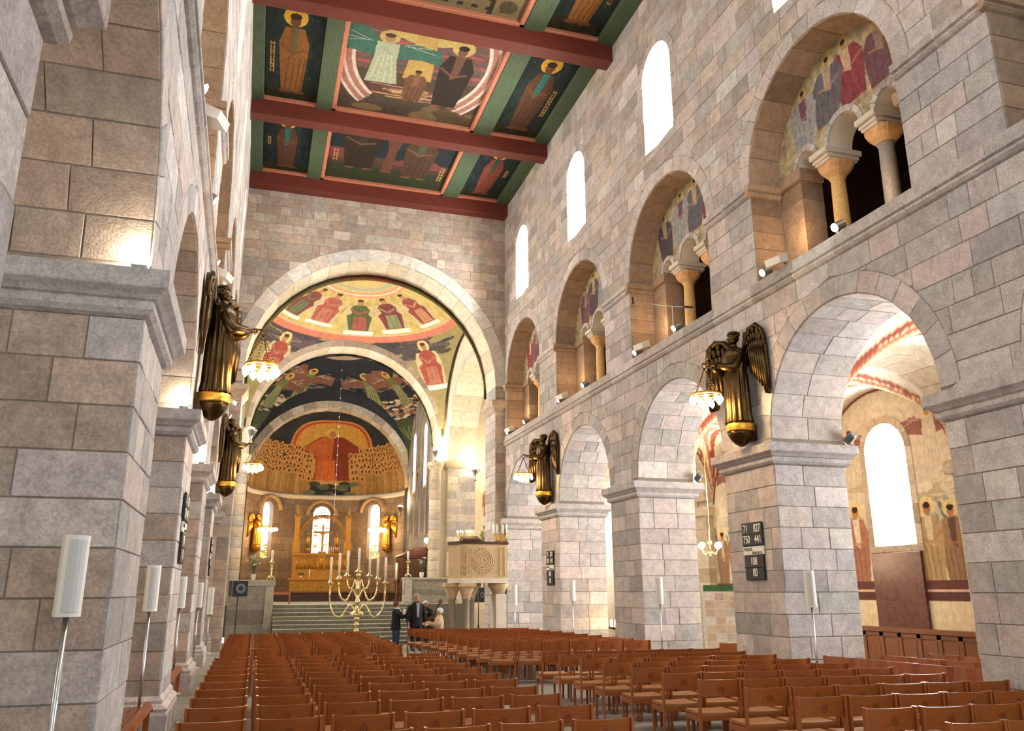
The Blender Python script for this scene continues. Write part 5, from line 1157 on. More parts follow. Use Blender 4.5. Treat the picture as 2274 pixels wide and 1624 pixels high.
# ================================================================ PEOPLE
for k, c, r in (('skin', 'B98567', .6), ('navy', '16171E', .85), ('coat', '1A171A', .85), ('jeans', '2A3A5C', .8), ('trousers', '1E1E24', .85), ('shirt', '8D93A3', .8), ('scarf', 'E9EAF0', .8), ('sweater', 'C9AD92', .85), ('hair_brown', '5A4228', .7), ('hair_grey', '8A8680', .7), ('hair_white', 'D8D8DC', .7), ('shoe', '15130f', .5), ('vest', '1c1c20', .8), ('paper', 'EDEFF2', .7), ('scarlet', '8A4A40', .6)):
    MT[k] = surf(k, c, rough=r, scale=30, amt=.15, bump=.1)
def person(label, loc, rz, h, arms, hair, coat, legs, hem=.42, seated=False, front=None, group=None, extra=None):
    t = thing('person', label, 'person', loc, rz, group); P = []; E_ = []
    def ad(x, y, z, r, r2=None, to=None):
        P.append((x*h, y*h, z*h, r*h, (r2 or r)*h)); i = len(P)-1
        if to is not None: E_.append((to, i))
        return i
    dz = -.25 if seated else 0
    pe = ad(0, 0, .53+dz, .085, .065); wa = ad(0, 0, .62+dz, .075, .058, pe); ch = ad(0, 0, .73+dz, .09, .062, wa); sh = ad(0, 0, .79+dz, .05, .045, ch)
    nk = ad(0, .005, .845+dz, .032, .034, sh); h1 = ad(0, .012, .885+dz, .044, .05, nk); h2 = ad(0, .012, .925+dz, .05, .058, h1); ad(0, .004, .965+dz, .036, .042, h2)
    for s, arm in ((-1, arms[0]), (1, arms[1])):
        a = ad(s*.1, 0, .765+dz, .03, .03, sh); b = ad(*arm[0], .029, .029, a); c = ad(*arm[1], .018, .022, b)
        d = Vector(arm[1])-Vector(arm[0]); d.normalize(); up = Vector((0, 0, 1)) if abs(d.z) < .8 else Vector((0, 1, 0)); sd = d.cross(up).normalized()
        p = Vector(arm[1])+d*.035; pm = ad(*p, .016, .02, c)
        for q in range(4):
            o = sd*(.016-.0105*q); k1 = ad(*(p+d*.028+o), .0058, None, pm); k2 = ad(*(p+d*(.046-.003*abs(q-1.5))+o-up*.008), .0052, None, k1); ad(*(p+d*.055+o-up*.022), .0046, None, k2)
        k1 = ad(*(Vector(arm[1])+d*.02+sd*.022), .0065, None, c); ad(*(Vector(arm[1])+d*.045+sd*.03-up*.008), .0055, None, k1)
    L = []
    for s in (-1, 1):
        if seated: pts = [(s*.06, .05, .27, .06), (s*.065, .24, .285, .042), (s*.065, .25, .05, .03), (s*.07, .32, .022, .024)]
        else: pts = [(s*.052, 0, .49, .062), (s*.055, .012, .28, .042), (s*.058, 0, .06, .03), (s*.07, .07, .022, .024)]
        k = pe
        for q in pts: k = ad(*q, None, k)
        L.append(pts)
    skin('body', P, E_, 'skin', t, 2)
    tr = MB()      # trousers
    if not seated: tr.loft([(0, 0, .44*h, .09*h, .07*h), (0, 0, .5*h, .1*h, .078*h), (0, 0, .6*h, .09*h, .07*h)])
    else: tr.loft([(0, .02*h, .24*h, .1*h, .09*h), (0, 0, .3*h, .1*h, .08*h), (0, 0, .36*h, .09*h, .07*h)])
    for pts in L:
        q = [pts[0], pts[1], pts[2]]; tr.tube([(a*h, b*h, c*h) for a, b, c, d in q[:2]]+[(q[2][0]*h, q[2][1]*h, q[2][2]*h-.02*h)], [(.068 if i == 0 else .052 if i == 1 else .042)*h for i in range(3)], 12)
        x, y, z, r = pts[3]; MB().ball((x*h, (y-.015)*h, .024*h), (.032*h, .075*h, .024*h), 10).build('shoe', 'shoe', t, True)
    tr.build('trousers', legs, t, True)
    z0 = hem if not seated else .28     # coat or jumper
    ct = MB().loft([(0, 0, z0*h, .12*h, .098*h), (0, 0, (z0+.01)*h, .124*h, .1*h)]+[(0, 0, (z+dz)*h, rx*h, ry*h) for z, rx, ry in ((.55, .112, .09), (.64, .102, .082), (.72, .113, .086), (.77, .122, .08), (.8, .112, .072), (.825, .075, .058), (.85, .044, .048), (.856, .038, .042)) if z+dz > z0+.03])
    for s, arm in ((-1, arms[0]), (1, arms[1])):
        e, w = Vector(arm[0])*h, Vector(arm[1])*h; s0_ = Vector((s*.1*h, 0, (.775+dz)*h)); ct.tube([s0_, s0_.lerp(e, .25)+Vector((s*.012*h, 0, 0)), e, e.lerp(w, .5), w], [.046*h, .05*h, .044*h, .04*h, .034*h], 12)
    ct.build('coat' if not seated else 'sweater', coat, t, True)
    for s in (-1, 1):
        MB().ball((s*.02*h, .062*h, (.926+dz)*h), .006*h, 6).build('eye', 'shoe', t, True); MB().ball((s*.053*h, .008*h, (.917+dz)*h), (.008*h, .012*h, .02*h), 6).build('ear', 'skin', t, True)
    MB().ball((0, .062*h, (.895+dz)*h), (.014*h, .006*h, .004*h), 6).build('mouth', 'scarlet', t, True)
    MB().tube([(0, .06*h, (.925+dz)*h), (0, .074*h, (.908+dz)*h)], [.005*h, .009*h], 6).build('nose', 'skin', t, True)
    hr = MB().ball((0, -.008*h, (.94+dz)*h), (.058*h, .062*h, .05*h), 14)
    for i in range(10): a = PI+PI*i/9; hr.ball((.05*h*math.cos(a), -.002*h+.05*h*math.sin(a), (.915+dz)*h), (.016*h, .016*h, .03*h), 6)
    hr.build('hair', hair, t, True)
    if front: MB().prism([(-.032*h, .83*h), (.032*h, .83*h), (.02*h, .58*h), (-.012*h, .58*h)], lambda u, v, d: (u, d-(.012*h if v > .8*h else 0), v), .06*h, .1*h).build('shirt_front', front, t)
    return t
wx, wy = onz(877, 1446, 0)[:2]
tw_ = person('woman in dark coat and jeans with white scarf reading a sheet beside the music stand', (wx, wy, 0), -1.3, 1.56, [((-.15, .06, .66), (-.06, .17, .69)), ((.15, .07, .66), (.06, .18, .69))], 'hair_brown', 'navy', 'jeans', group='standing people')
MB().tube([(.08*math.cos(a)*1.2, .02+.075*math.sin(a), 1.29+.03*math.cos(a)) for a in [2*PI*i/14 for i in range(14)]], .03, 8, closed=True).tube([(.05, .1, 1.28), (.06, .14, 1.15), (.05, .14, .98)], [.035, .03, .02], 8).build('scarf', 'scarf', tw_, True)
sh_ = MB().prism([(-.14, 0), (.14, 0), (.14, .2), (-.14, .2)], lambda u, v, d: (u, .0+v*.25+d, v), 0, .004).build('sheet_of_music', 'paper', label='white sheet of music held by the woman in the dark coat', cat='paper')
sh_.location = (wx+math.sin(1.3)*.3, wy+math.cos(1.3)*.3, 1.08); sh_.rotation_euler = (.2, 0, -1.3)
person('tall man in open black coat over grey shirt standing beside the woman', (5.13, 27.6, 0), PI+.18, 1.80, [((-.16, -.01, .63), (-.165, .03, .49)), ((.16, -.01, .63), (.165, .04, .49))], 'hair_grey', 'coat', 'trousers', front='shirt', group='standing people')
person('white-haired person in black vest behind the man, playing the double bass', (ony(945, 1350, 29.6)[0], 29.6, 0), PI-.4, 1.55, [((-.15, .1, .68), (-.08, .2, .74)), ((.15, .06, .64), (.08, .17, .58))], 'hair_white', 'vest', 'trousers', group=None)
person('seated pianist with grey hair and beige jumper facing the keyboard', (6.05, 28.3, 0), PI/2-.1, 1.78, [((-.15, .07, .425), (-.07, .24, .462)), ((.15, .07, .425), (.07, .24, .462))], 'hair_white', 'sweater', 'trousers', seated=True)
t = thing('piano_stool', 'black stool under the seated pianist', 'stool', (6.1, 28.3, 0))
MB().lathe([(.19, .40), (.2, .42), (.2, .455), (.18, .47)], 18).build('seat', 'black', t)
for i in range(4): a = PI/4+PI/2*i; MB().tube([(.12*math.cos(a), .12*math.sin(a), .41), (.2*math.cos(a), .2*math.sin(a), 0)], .014, 6).build('leg', 'black', t)
t = thing('keyboard', 'slim digital keyboard on a crossed stand before the pianist', 'keyboard', (5.5, 28.25, 0), PI/2-.1)
MB().box(-.65, .65, -.14, .14, .70, .78, b=.012).build('case', 'black', t); MB().box(-.6, .6, -.13, 0, .78, .79).build('keys', 'wax', t)
for s in (-1, 1):
    MB().tube([(s*.4, -.22, .02), (s*.4, .14, .7)], .014, 6).build('stand_leg', 'black', t); MB().tube([(s*.4+.03, .22, .02), (s*.4+.03, -.14, .7)], .014, 6).build('stand_leg', 'black', t)
# double bass leaning on the player
t = thing('double_bass', 'brown double bass with its scroll rising beside the man', 'double bass', (ony(945, 1350, 29.2)[0]-.1, 29.15, 0), PI-.35); MT['varnish'] = surf('varnished_maple', '6E3A18', rough=.3, scale=5, amt=.25)
T_ = Matrix.Translation((0, 0, .12)) @ Matrix.Rotation(-.42, 4, 'Y')
out = []
for i in range(40):
    a = 2*PI*i/40; z = .52-.5*math.cos(a); w = .24+.07*math.cos(2*(z-.02)*PI*1.02) - .05*(z > .55); out.append((math.copysign(max(w*abs(math.sin(a))**.45, .0), math.sin(a)), z))
def bf(u, v, d): return tuple(T_ @ Vector((u*.9, d, v*.9)))
MB().prism(out, bf, -.09, .09).build('body', 'varnish', t)
MB().prism([(-.03, .6), (.03, .6), (.022, 1.62), (-.022, 1.62)], bf, .09, .14).build('neck', 'varnish', t)
MB().prism([(-.024, .45), (.024, .45), (.02, 1.6), (-.02, 1.6)], bf, .14, .155).build('fingerboard', 'black', t)
MB().tube([bf(.05*math.cos(q), 1.70+.05*math.sin(q), .1) for q in [2*PI*i/14 for i in range(14)]], .022, 6, closed=True).tube([bf(0, 1.6, .12), bf(0, 1.68, .1)], .03, 6).build('scroll', 'varnish', t, True)
for s in (-1, 1): MB().tube([bf(0, 1.63, .11), bf(s*.1, 1.64, .11)], .008, 5).build('tuning_peg', 'black', t)
MB().prism([(-.05, .38), (.05, .38), (.02, .5), (-.02, .5)], bf, .09, .2).build('bridge', 'varnish', t)
# music stand and microphone stand
t = thing('music_stand', 'thin black tripod music stand between the woman and the man', 'music stand', (4.78, 27.2, 0))
MB().tube([(0, 0, .25), (0, 0, .8)], .011, 6).build('pole', 'black', t)
for i in range(3): a = 2*PI*i/3+.5; MB().tube([(0, 0, .32), (.32*math.cos(a), .32*math.sin(a), .01)], .011, 6).build('leg', 'black', t)
MB().prism([(-.2, .78), (.2, .78), (.2, .98), (-.2, .98)], lambda u, v, d: (u*.3, u+d*.2, v-.1*0), 0, .012).build('desk', 'black', t)
# ================================================================ SEVEN-ARMED CANDELABRUM
t = thing('candelabrum', 'tall polished brass seven-armed candelabrum before the steps', 'candelabrum', (3.42, 29.5, 0))
MB().lathe([(.42, 0), (.42, .06), (.3, .12), (.16, .2), (.1, .3), (.12, .36), (.08, .42)], 24).build('foot', 'brass', t, True)
st_ = [(.07, .42)]
for z in (.55, .75, .95): st_ += [(.06, z-.06), (.1, z-.02), (.1, z+.02), (.06, z+.06)]
st_ += [(.07, 1.02), (.24, 1.06), (.26, 1.1), (.2, 1.16), (.12, 1.2)]
for z in (1.5, 1.95): st_ += [(.065, z-.1), (.1, z-.03), (.1, z+.03), (.065, z+.1)]
st_ += [(.06, 2.35), (.09, 2.4), (.05, 2.45)]
MB().lathe(st_, 20).build('stem', 'brass', t, True)
def cup(par, x, y, z): return MB().lathe([(.02, z-.12), (.05, z-.08), (.03, z-.04), (.125, z), (.13, z+.025), (.05, z+.05), (.045, z+.1)], 14, (x, y, 0)).build('drip_cup', 'brass', par, True)
def candle(x, y, z, h, label, g, r=.042):
    c = thing('candle', label, 'candle', (x, y, z), 0, g); MB().lathe([(r, 0), (r, h-.01), (r*.8, h), (.008, h+.002)], 14).build('wax', 'wax', c, True); MB().tube([(0, 0, h-.01), (0, 0, h+.03)], .005, 5).build('wick', 'black', c)
CX_, CY_ = 3.42, 29.5
for R_, zb, zt in ((.94, 1.12, 2.06), (.66, 1.62, 2.2), (.38, 2.0, 2.3)):
    for s in (-1, 1):
        pts = []; z0 = zb+.05 if R_ > .5 else zb
        # out of the stem, over a small arch, down and up again to the cup
        raw = [(.05, z0), (.14*R_/.9+.04, z0+.2), (.3*R_, z0+.22), (.42*R_, z0+.05), (.52*R_, z0-.12*R_), (.68*R_, z0-.16*R_), (.88*R_, z0), (.98*R_, z0+.25*R_+.05), (R_, (z0+zt)/2+.15), (R_, zt)]
        P_ = [Vector((s*a, 0, b)) for a, b in raw]; sm = []
        for i in range(len(P_)-1):
            p0, p1, p2, p3 = P_[max(i-1, 0)], P_[i], P_[i+1], P_[min(i+2, len(P_)-1)]
            for q in range(5):
                u = q/5; sm.append(.5*((2*p1)+(p2-p0)*u+(2*p0-5*p1+4*p2-p3)*u*u+(3*p1-p0-3*p2+p3)*u**3))
        sm.append(P_[-1]); ar = MB().tube(sm, [.03+.013*(i % 8 == 0) for i in range(len(sm))], 8).build('arm', 'brass', t, True)
        cup(ar, s*R_, 0, zt+.06); candle(CX_+s*R_, CY_, zt+.16, .78 if R_ > .5 else .76, 'white candle on the %s arm of the candelabrum, %s side' % ({.94: 'outermost', .66: 'middle', .38: 'innermost'}[R_], 'pulpit' if s > 0 else 'loudspeaker'), 'candelabrum candles')
cup(t, 0, 0, 2.5); candle(CX_, CY_, 2.6, .72, 'white candle on top of the candelabrum stem', 'candelabrum candles')
# ================================================================ PULPIT
px0, py0 = 7.40, 28.55; t = thing('pulpit', 'carved sandstone pulpit on short columns with wooden rim', 'pulpit', (px0, py0, 0)); MT['pulpit'] = surf('carved_sandstone', 'B9A27C', rough=.8, scale=7, amt=.15, bump=.25)
oc = [(-1.0, .05), (-.68, -.42), (.98, -.42), (.98, .78), (-.68, .78)]
MB().prism(oc, lambda u, v, d: (u, v, d), 2.28, 3.42).build('drum', 'pulpit', t); MB().prism([(u*1.03, v*1.05) for u, v in oc], lambda u, v, d: (u, v, d), 2.12, 2.28).build('base_slab', 'smooth_stone', t)
MB().prism([(u*1.05, v*1.07) for u, v in oc], lambda u, v, d: (u, v, d), 3.42, 3.52).build('rim', 'dark_wood', t)
MB().hexa([(-.66, -.5, 3.52), (.05, -.5, 3.52), (.05, .0, 3.52), (-.66, .0, 3.52), (-.6, -.46, 3.6), (0, -.46, 3.6), (0, -.05, 3.72), (-.6, -.05, 3.72)]).build('book_rest', 'dark_wood', t)
for r_ in (.1, .2, .29, .36): MB().tube([(.12+r_*math.cos(2*PI*i/28), -.43, 2.86+r_*math.sin(2*PI*i/28)) for i in range(28)], .022, 6, closed=True).build('carved_ring', 'pulpit', t, True)
for i in range(20): a = 2*PI*i/20; MB().ball((.12+.42*math.cos(a), -.43, 2.86+.42*math.sin(a)), .03, 6).build('carved_bead', 'pulpit', t, True)
for (x, z) in ((-.35, 2.5), (-.35, 3.2)): MB().tube([(x+.06*math.cos(2*PI*i/12), -.43, z+.06*math.sin(2*PI*i/12)) for i in range(12)], .016, 5, closed=True).build('rosette', 'pulpit', t, True)
for x in (-.62, -.48, .72, .9): MB().box(x-.02, x+.02, -.45, -.41, 2.36, 3.34, b=.006).build('carved_border', 'pulpit', t)
for i in range(5): MB().ball((-.55, -.43, 2.48+.19*i), (.045, .02, .07), 6).build('carved_leaf', 'pulpit', t, True)
for (x, y, m_) in ((-.85, .1, 'pulpit'), (-.42, -.18, 'pulpit'), (-.12, .32, 'pulpit')):
    c = MB().lathe([(.2, 0), (.2, .1), (.15, .16), (.13, .2), (.125, 1.55), (.16, 1.58), (.14, 1.62)], 18, (x, y, 0)).build('column', surf('grey_shaft', '8C7F70', rough=.6, scale=10) if 'grey_shaft' not in MT else 'grey_shaft', t, True)
    cp = MB(); n = 20; V = []
    for q in (0, .33, .66, 1):
        for i in range(n): a = 2*PI*i/n; rs = .25/max(abs(math.cos(a)), abs(math.sin(a))); r_ = .14+(min(rs, .3)-.14)*q; V.append((x+r_*math.cos(a), y+r_*math.sin(a), 1.62+.36*q))
    cp.add(V, [(i*n+j, i*n+(j+1) % n, (i+1)*n+(j+1) % n, (i+1)*n+j) for i in range(3) for j in range(n)]); cp.box(x-.29, x+.29, y-.29, y+.29, 1.98, 2.12, b=.02); cp.build('capital', 'pulpit', t)
MB().box(.62, 1.0, -.3, .5, 0, 1.75, b=.02).build('wall_pier', 'smooth_stone', t); MB().lathe([(.2, 1.75), (.3, 1.95), (.36, 2.02), (.36, 2.12)], 20, (.78, .0, 0)).build('wall_capital', 'pulpit', t, True)
for q, (px, nm) in enumerate(((1028, 'left rim'), (1107, 'wall side'))):
    c = ony(px+3, 1195, 28.9); tt = thing('pulpit_lamp', 'ornate gilded branch lamp behind the pulpit on its %s' % ('free side' if q == 0 else 'wall side'), 'lamp', (c[0], 28.9, 3.52), 0, 'pulpit lamps')
    MB().tube([(0, 0, 0), (0, 0, .14)], .03, 8).build('stem', 'gilt', tt, True)
    for i in range(8):
        a = 2*PI*i/8; MB().tube([(0, 0, .1), (.14*math.cos(a), .14*math.sin(a), .06), (.24*math.cos(a), .24*math.sin(a), .18), (.26*math.cos(a), .26*math.sin(a), .34)], .014, 6).build('branch', 'gilt', tt, True)
        (MB().ball((.26*math.cos(a), .26*math.sin(a), .38), .03, 6) if q == 0 else MB().tube([(.26*math.cos(a), .26*math.sin(a), .34), (.27*math.cos(a), .27*math.sin(a), .66)], .016, 6)).build('bulb' if q == 0 else 'candle_tube', 'bulb' if q == 0 else 'wax', tt, True)
# ================================================================ THINGS ON THE PARAPETS
def candlestick(x, y, z, label):
    t = thing('candlestick', label, 'candlestick', (x, y, z), 0, 'parapet candlesticks')
    for i in range(3): a = 2*PI*i/3-.5; MB().tube([(0, 0, .16), (.1*math.cos(a), .1*math.sin(a), .12), (.17*math.cos(a), .17*math.sin(a), 0.015)], [.03, .04, .015], 6).build('foot', 'brass', t, True)
    MB().lathe([(.04, .1), (.05, .16), (.03, .22), (.045, .3), (.03, .36), (.05, .44), (.028, .5), (.05, .56), (.03, .62), (.11, .66), (.11, .68), (.05, .7), (.045, .76)], 14).build('stem', 'brass', t, True)
    candle(x, y, z+.76, .36, 'white candle in the ' + label, 'parapet candles', .045)
c = ony(604, 1288, 33.6); candlestick(c[0]-.05, 33.6, 2.27, 'brass candlestick on the grey parapet')
c = ony(905, 1285, 36.55); candlestick(c[0], 36.55, 2.42, 'brass candlestick before the dark organ case')
MT['leaf'] = surf('leaf_green', '5F6B45', rough=.6, scale=30); MT['petal'] = surf('pale_petal', 'D8CFC0', rough=.6)
def flowers(x, y, z, label, seed):
    t = thing('flower_pot', label, 'plant', (x, y, z), 0, 'parapet flower pots'); rg = random.Random(seed)
    MB().lathe([(.07, 0), (.075, .01), (.1, .2), (.105, .22), (.09, .22)], 16).build('pot', 'white', t, True)
    for i in range(22):
        a = rg.uniform(0, 2*PI); r_ = rg.uniform(.05, .3); hh = .3+rg.uniform(.05, .42)*(1.1-r_); p = Vector((r_*math.cos(a), r_*math.sin(a), .2+hh)); b = MB()
        b.tube([(0, 0, .2), (p.x*.4, p.y*.4, .2+hh*.6), p], [.008, .006, .004], 4)
        for q in range(5):
            f_ = .35+.13*q; c0 = Vector((p.x*f_, p.y*f_, .2+hh*f_)); d = Vector((rg.uniform(-1, 1), rg.uniform(-1, 1), rg.uniform(-.2, .8))).normalized(); s_ = d.orthogonal().normalized()*.02
            b.add([c0, c0+d*.06+s_, c0+d*.12, c0+d*.06-s_], [(0, 1, 2, 3)])
        o = b.build('stem_with_leaves', 'leaf', t)
        if i % 2 == 0: MB().ball(p, .032, 6).build('blossom', 'petal', t, True)
c = ony(562, 1287, 33.6); flowers(c[0], 33.6, 2.27, 'flowering plant in a white pot on the grey parapet', 3)
c = ony(936, 1285, 36.55); flowers(c[0], 36.55, 2.42, 'flowering plant in a white pot before the dark organ case', 4)
# ================================================================ ALTAR
AX, AY = 3.7, 51.0; t = thing('altar', 'gilded altar with carved retable, two pinnacled towers and an arch', 'altar', (AX, AY, 1.354)); W_ = 1.78
g = 'gilt'; MT['altar_gold'] = surf('aged_gilding', 'B98432', rough=.42, metal=.55, scale=10, amt=.3, bump=.3); g = 'altar_gold'
MB().box(-W_-.3, W_+.3, -.9, .9, -.0, .12, b=.01).build('predella_step', 'dark_wood', t)
MB().box(-W_, W_, -.45, .45, .12, 1.1).build('table', g, t); MB().box(-W_-.1, W_+.1, -.52, .5, 1.1, 1.24, b=.015).build('mensa', g, t)
for i in range(3):
    x0 = -1.28+i*.86; fr = MB()
    for (a, b, c_, d_) in ((x0, x0+.84, .2, .26), (x0, x0+.84, 1.0, 1.06), (x0, x0+.05, .2, 1.06), (x0+.79, x0+.84, .2, 1.06)): fr.box(a, b, -.49, -.45, c_, d_, b=.006)
    fr.build('front_panel_frame', g, t); MB().tube([(x0+.42+.16*math.cos(2*PI*q/18), -.46, .63+.16*math.sin(2*PI*q/18)) for q in range(18)], .02, 6, closed=True).build('medallion', g, t, True)
for s in (-1, 1): MB().box(s*1.55-.17, s*1.55+.17, -.5, -.45, .14, 1.08, b=.01).build('side_panel', g, t)
MB().box(-1.66, 1.66, .05, .35, 1.24, 1.7).build('retable_base', g, t); MB().box(-1.66, 1.66, .12, .35, 1.7, 2.55).build('retable', g, t); MB().box(-1.7, 1.7, .0, .36, 2.55, 2.68, b=.015).build('retable_cornice', g, t)
for i in range(13):
    x = -1.38+.23*i
    if abs(x) < .2: continue
    n_ = MB().ball((x, .08, 2.32), (.035, .035, .05), 8); n_.lathe([(.085, 1.76), (.07, 2.0), (.075, 2.2), (.03, 2.28)], 10, (x, .09, 0)).build('carved_saint', g, t, True)
    MB().tube([(x+.1*math.cos(q), .07, 2.38+.1*math.sin(q)) for q in [PI*k/8 for k in range(9)]], .018, 5).build('niche_arch', g, t, True)
MB().box(-.22, .22, .02, .3, 1.72, 2.78, b=.02).build('centre_niche', g, t); MB().ball((0, .0, 2.5), .06, 8).lathe([(.12, 1.8), (.1, 2.1), (.12, 2.35), (.04, 2.44)], 12, (0, .02, 0)).build('centre_figure', g, t, True)
for s in (-1, 1):
    x = s*1.5; MB().box(x-.2, x+.2, 0, .38, 2.68, 3.3, b=.015).build('tower_base', g, t); MB().box(x-.14, x+.14, .06, .34, 3.3, 4.75, b=.012).build('tower', g, t)
    for z in (3.28, 4.72): MB().box(x-.2, x+.2, .0, .4, z, z+.1, b=.015).build('tower_moulding', g, t)
    for q in range(4): MB().box(x-.17+.1*q, x-.12+.1*q, .04, .34, 4.82, 4.92).build('battlement', g, t)
    MB().lathe([(.1, 4.82), (.06, 5.0), (.09, 5.08), (.07, 5.2), (.03, 5.3), (.05, 5.36), (.01, 5.48)], 10, (x, .2, 0)).build('pinnacle_figure', g, t, True)
    fg = MB().lathe([(.16, 2.7), (.13, 2.95), (.1, 3.02)], 10, (s*.82, .2, 0)); fg.lathe([(.12, 3.02), (.1, 3.3), (.12, 3.6), (.05, 3.7)], 10, (s*.82, .2, 0)).ball((s*.82, .2, 3.8), .07, 8).build('side_statue', g, t, True)
MB().tube([(1.34*math.cos(PI*i/30), .2, 3.55+1.34*math.sin(PI*i/30)) for i in range(31)], .075, 8).tube([(1.22*math.cos(PI*i/30), .2, 3.55+1.22*math.sin(PI*i/30)) for i in range(31)], .03, 6).build('arch', g, t, True)
MB().box(-.05, .05, .17, .23, 2.68, 4.35).box(-.55, .55, .17, .23, 3.85, 3.95).build('cross', g, t); skin('crucified_figure', [(0, .12, 3.3, .07, .05), (0, .12, 3.6, .08, .05), (0, .12, 3.8, .06, .04), (0, .11, 3.95, .05, .05), (-.25, .13, 3.9, .03), (-.48, .13, 3.95, .025), (.25, .13, 3.9, .03), (.48, .13, 3.95, .025), (0, .11, 3.05, .06), (0, .12, 2.85, .04)], [(0, 1), (1, 2), (2, 3), (2, 4), (4, 5), (2, 6), (6, 7), (0, 8), (8, 9)], g, t, 1)
for i in range(6): candle(AX+.45+.11*i, AY+.1, 1.354+2.68, .36+.04*(i % 2), 'thin white candle on the retable, %s from the cross' % ORD[i], 'retable candles', .018)
for s in (-1, 1):
    q = thing('altar_bouquet', 'dark bouquet in a pale vase on the altar, %s side' % ('pulpit' if s > 0 else 'loudspeaker'), 'plant', (AX+s*1.15, AY-.25, 1.354+1.24), 0, 'altar bouquets'); MB().lathe([(.05, 0), (.07, .08), (.05, .14)], 10).build('vase', 'wax', q, True)
    for i in range(9): a = 2*PI*i/9; MB().ball((.12*math.cos(a), .08*math.sin(a), .2+.05*(i % 3)), (.06, .05, .05), 6).build('foliage', 'leaf', q, True)
candle(AX-.66, AY-.2, 1.354+1.24, .5, 'pale altar candle beside the bouquet', None, .04)
# altar rail with dark step, choir chairs
t = thing('altar_rail', 'low dark wooden kneeling rail across the choir', 'rail', (XC, 44.2, 1.354)); MB().box(-4.2, 4.2, -.12, .12, .42, .5, b=.01).build('top_rail', 'dado', t); MB().box(-4.2, 4.2, -.05, .05, 0, .42).build('panel', 'dark_wood', t)
MB().box(-4.3, 4.3, -.2, .9, 0, .1, b=.01).build('step', 'dark_wood', t)
for i in range(7):
    q = thing('choir_chair', 'slatted red-brown choir chair, %s from the stone parapet' % ORD[6-i], 'chair', (4.6+.62*i, 40.6+.1*i, 1.354), -.5, 'choir chairs'); MB().box(-.24, .24, -.22, .22, .42, .46, b=.008).build('seat', 'dado', q)
    for s in (-1, 1): MB().box(s*.23-.018, s*.23+.018, -.24, -.2, 0, 1.0, b=.004).build('back_leg', 'dado', q); MB().box(s*.22-.018, s*.22+.018, .18, .21, 0, .42, b=.004).build('front_leg', 'dado', q)
    MB().box(-.24, .24, -.235, -.205, .94, 1.02, b=.006).build('top_rail', 'dado', q)
    for s in range(7): MB().box(-.2+.066*s-.008, -.2+.066*s+.008, -.228, -.212, .46, .95).build('slat', 'dado', q)
t = thing('wooden_bench', 'small orange-brown bench end beside the grey parapet at the head of the steps', 'bench', (1.15, 36.0, 1.354)); MB().box(-.45, .3, -.2, .2, .36, .42, b=.01).build('seat', 'chair_edge', t); MB().box(-.45, .3, .16, .2, .42, .46, b=.01).build('lip', 'chair_edge', t)
for x in (-.42, .26): MB().box(x-.03, x+.03, -.19, .19, 0, .36, b=.006).build('side', 'chair_edge', t)
# organ case
MT['mahogany'] = surf('mahogany', '4A1E16', rough=.35, scale=4, amt=.25, stretch=(6, 6, 1)); t = thing('organ_case', 'dark red wooden organ case with sloping roof beside the round shaft', 'organ', (7.55, 42.6, 1.354)); MB().box(-.55, .55, -1.0, 1.2, 0, 2.2, b=.02).build('case', 'mahogany', t)
MB().hexa([(-.65, -1.1, 2.2), (.6, -1.1, 2.2), (.6, 1.3, 2.2), (-.65, 1.3, 2.2), (.1, -1.1, 2.62), (.6, -1.1, 2.62), (.6, 1.3, 2.62), (.1, 1.3, 2.62)]).build('roof', 'mahogany', t)
MB().box(-.48, .3, -1.03, -1.0, .2, 2.05, b=.01).build('front_panel', 'dark_wood', t); MB().box(-.6, .56, -1.06, -.98, 2.08, 2.2, b=.01).build('cornice', 'mahogany', t)
t = thing('paschal_candle', 'tall pale candle on a dark stand left of the organ case', 'candle', (6.75, 42.0, 1.354)); MB().lathe([(.2, 0), (.2, .06), (.05, .12), (.05, .8), (.16, .95), (.16, 1.05)], 14).build('stand', 'dark_wood', t, True); MB().lathe([(.07, 1.05), (.07, 1.85), (.02, 1.87)], 12).build('wax', 'wax', t, True)
# hanging chain of small lights in the choir
t = thing('light_chain', 'fine chain of tiny lights hanging from the blue vault', 'lamp', (XC, 44.0, 14.4)); cc = MB().tube([(0, 0, 0), (.0, 0, -9.2)], .006, 5).build('chain', 'steel', t)
for i in range(16): MB().ball((0, 0, -.9-.52*i), .035, 6).build('bead_light', 'wax', t, True)
# wall lamps at the imposts of crossing and choir
def wall_lamp(x, y, z, label, power, r=.22):
    t = thing('bowl_lamp', label, 'lamp', (x, y, z), 0, 'crossing wall lamps')
    MB().lathe([(.05, -.5), (.08, -.42), (.05, -.3), (.12, -.12), (r, 0), (r*1.05, .06), (r*.9, .06)], 14).build('bowl', 'steel', t, True); MB().lathe([(r*.7, .05), (r*.6, .12), (.02, .16)], 12).build('bulb', 'bulb', t, True)
    lamp('lamp_light', 'POINT', (0, 0, .4), power, (1, .82, .5), .15, parent=t)
wall_lamp(7.98, 38.95, 8.4, 'bright bowl lamp at the impost of the inner arch above the round shaft', 95); wall_lamp(9.9, 38.6, 7.5, 'bright bowl lamp inside the transept arch behind the pulpit', 60); wall_lamp(7.75, 47.7, 6.5, 'bowl lamp at the foot of the innermost arch above the mural', 30); wall_lamp(-.55, 31.4, 7.6, 'bowl lamp on the chancel arch beside the farther profile angel', 110)
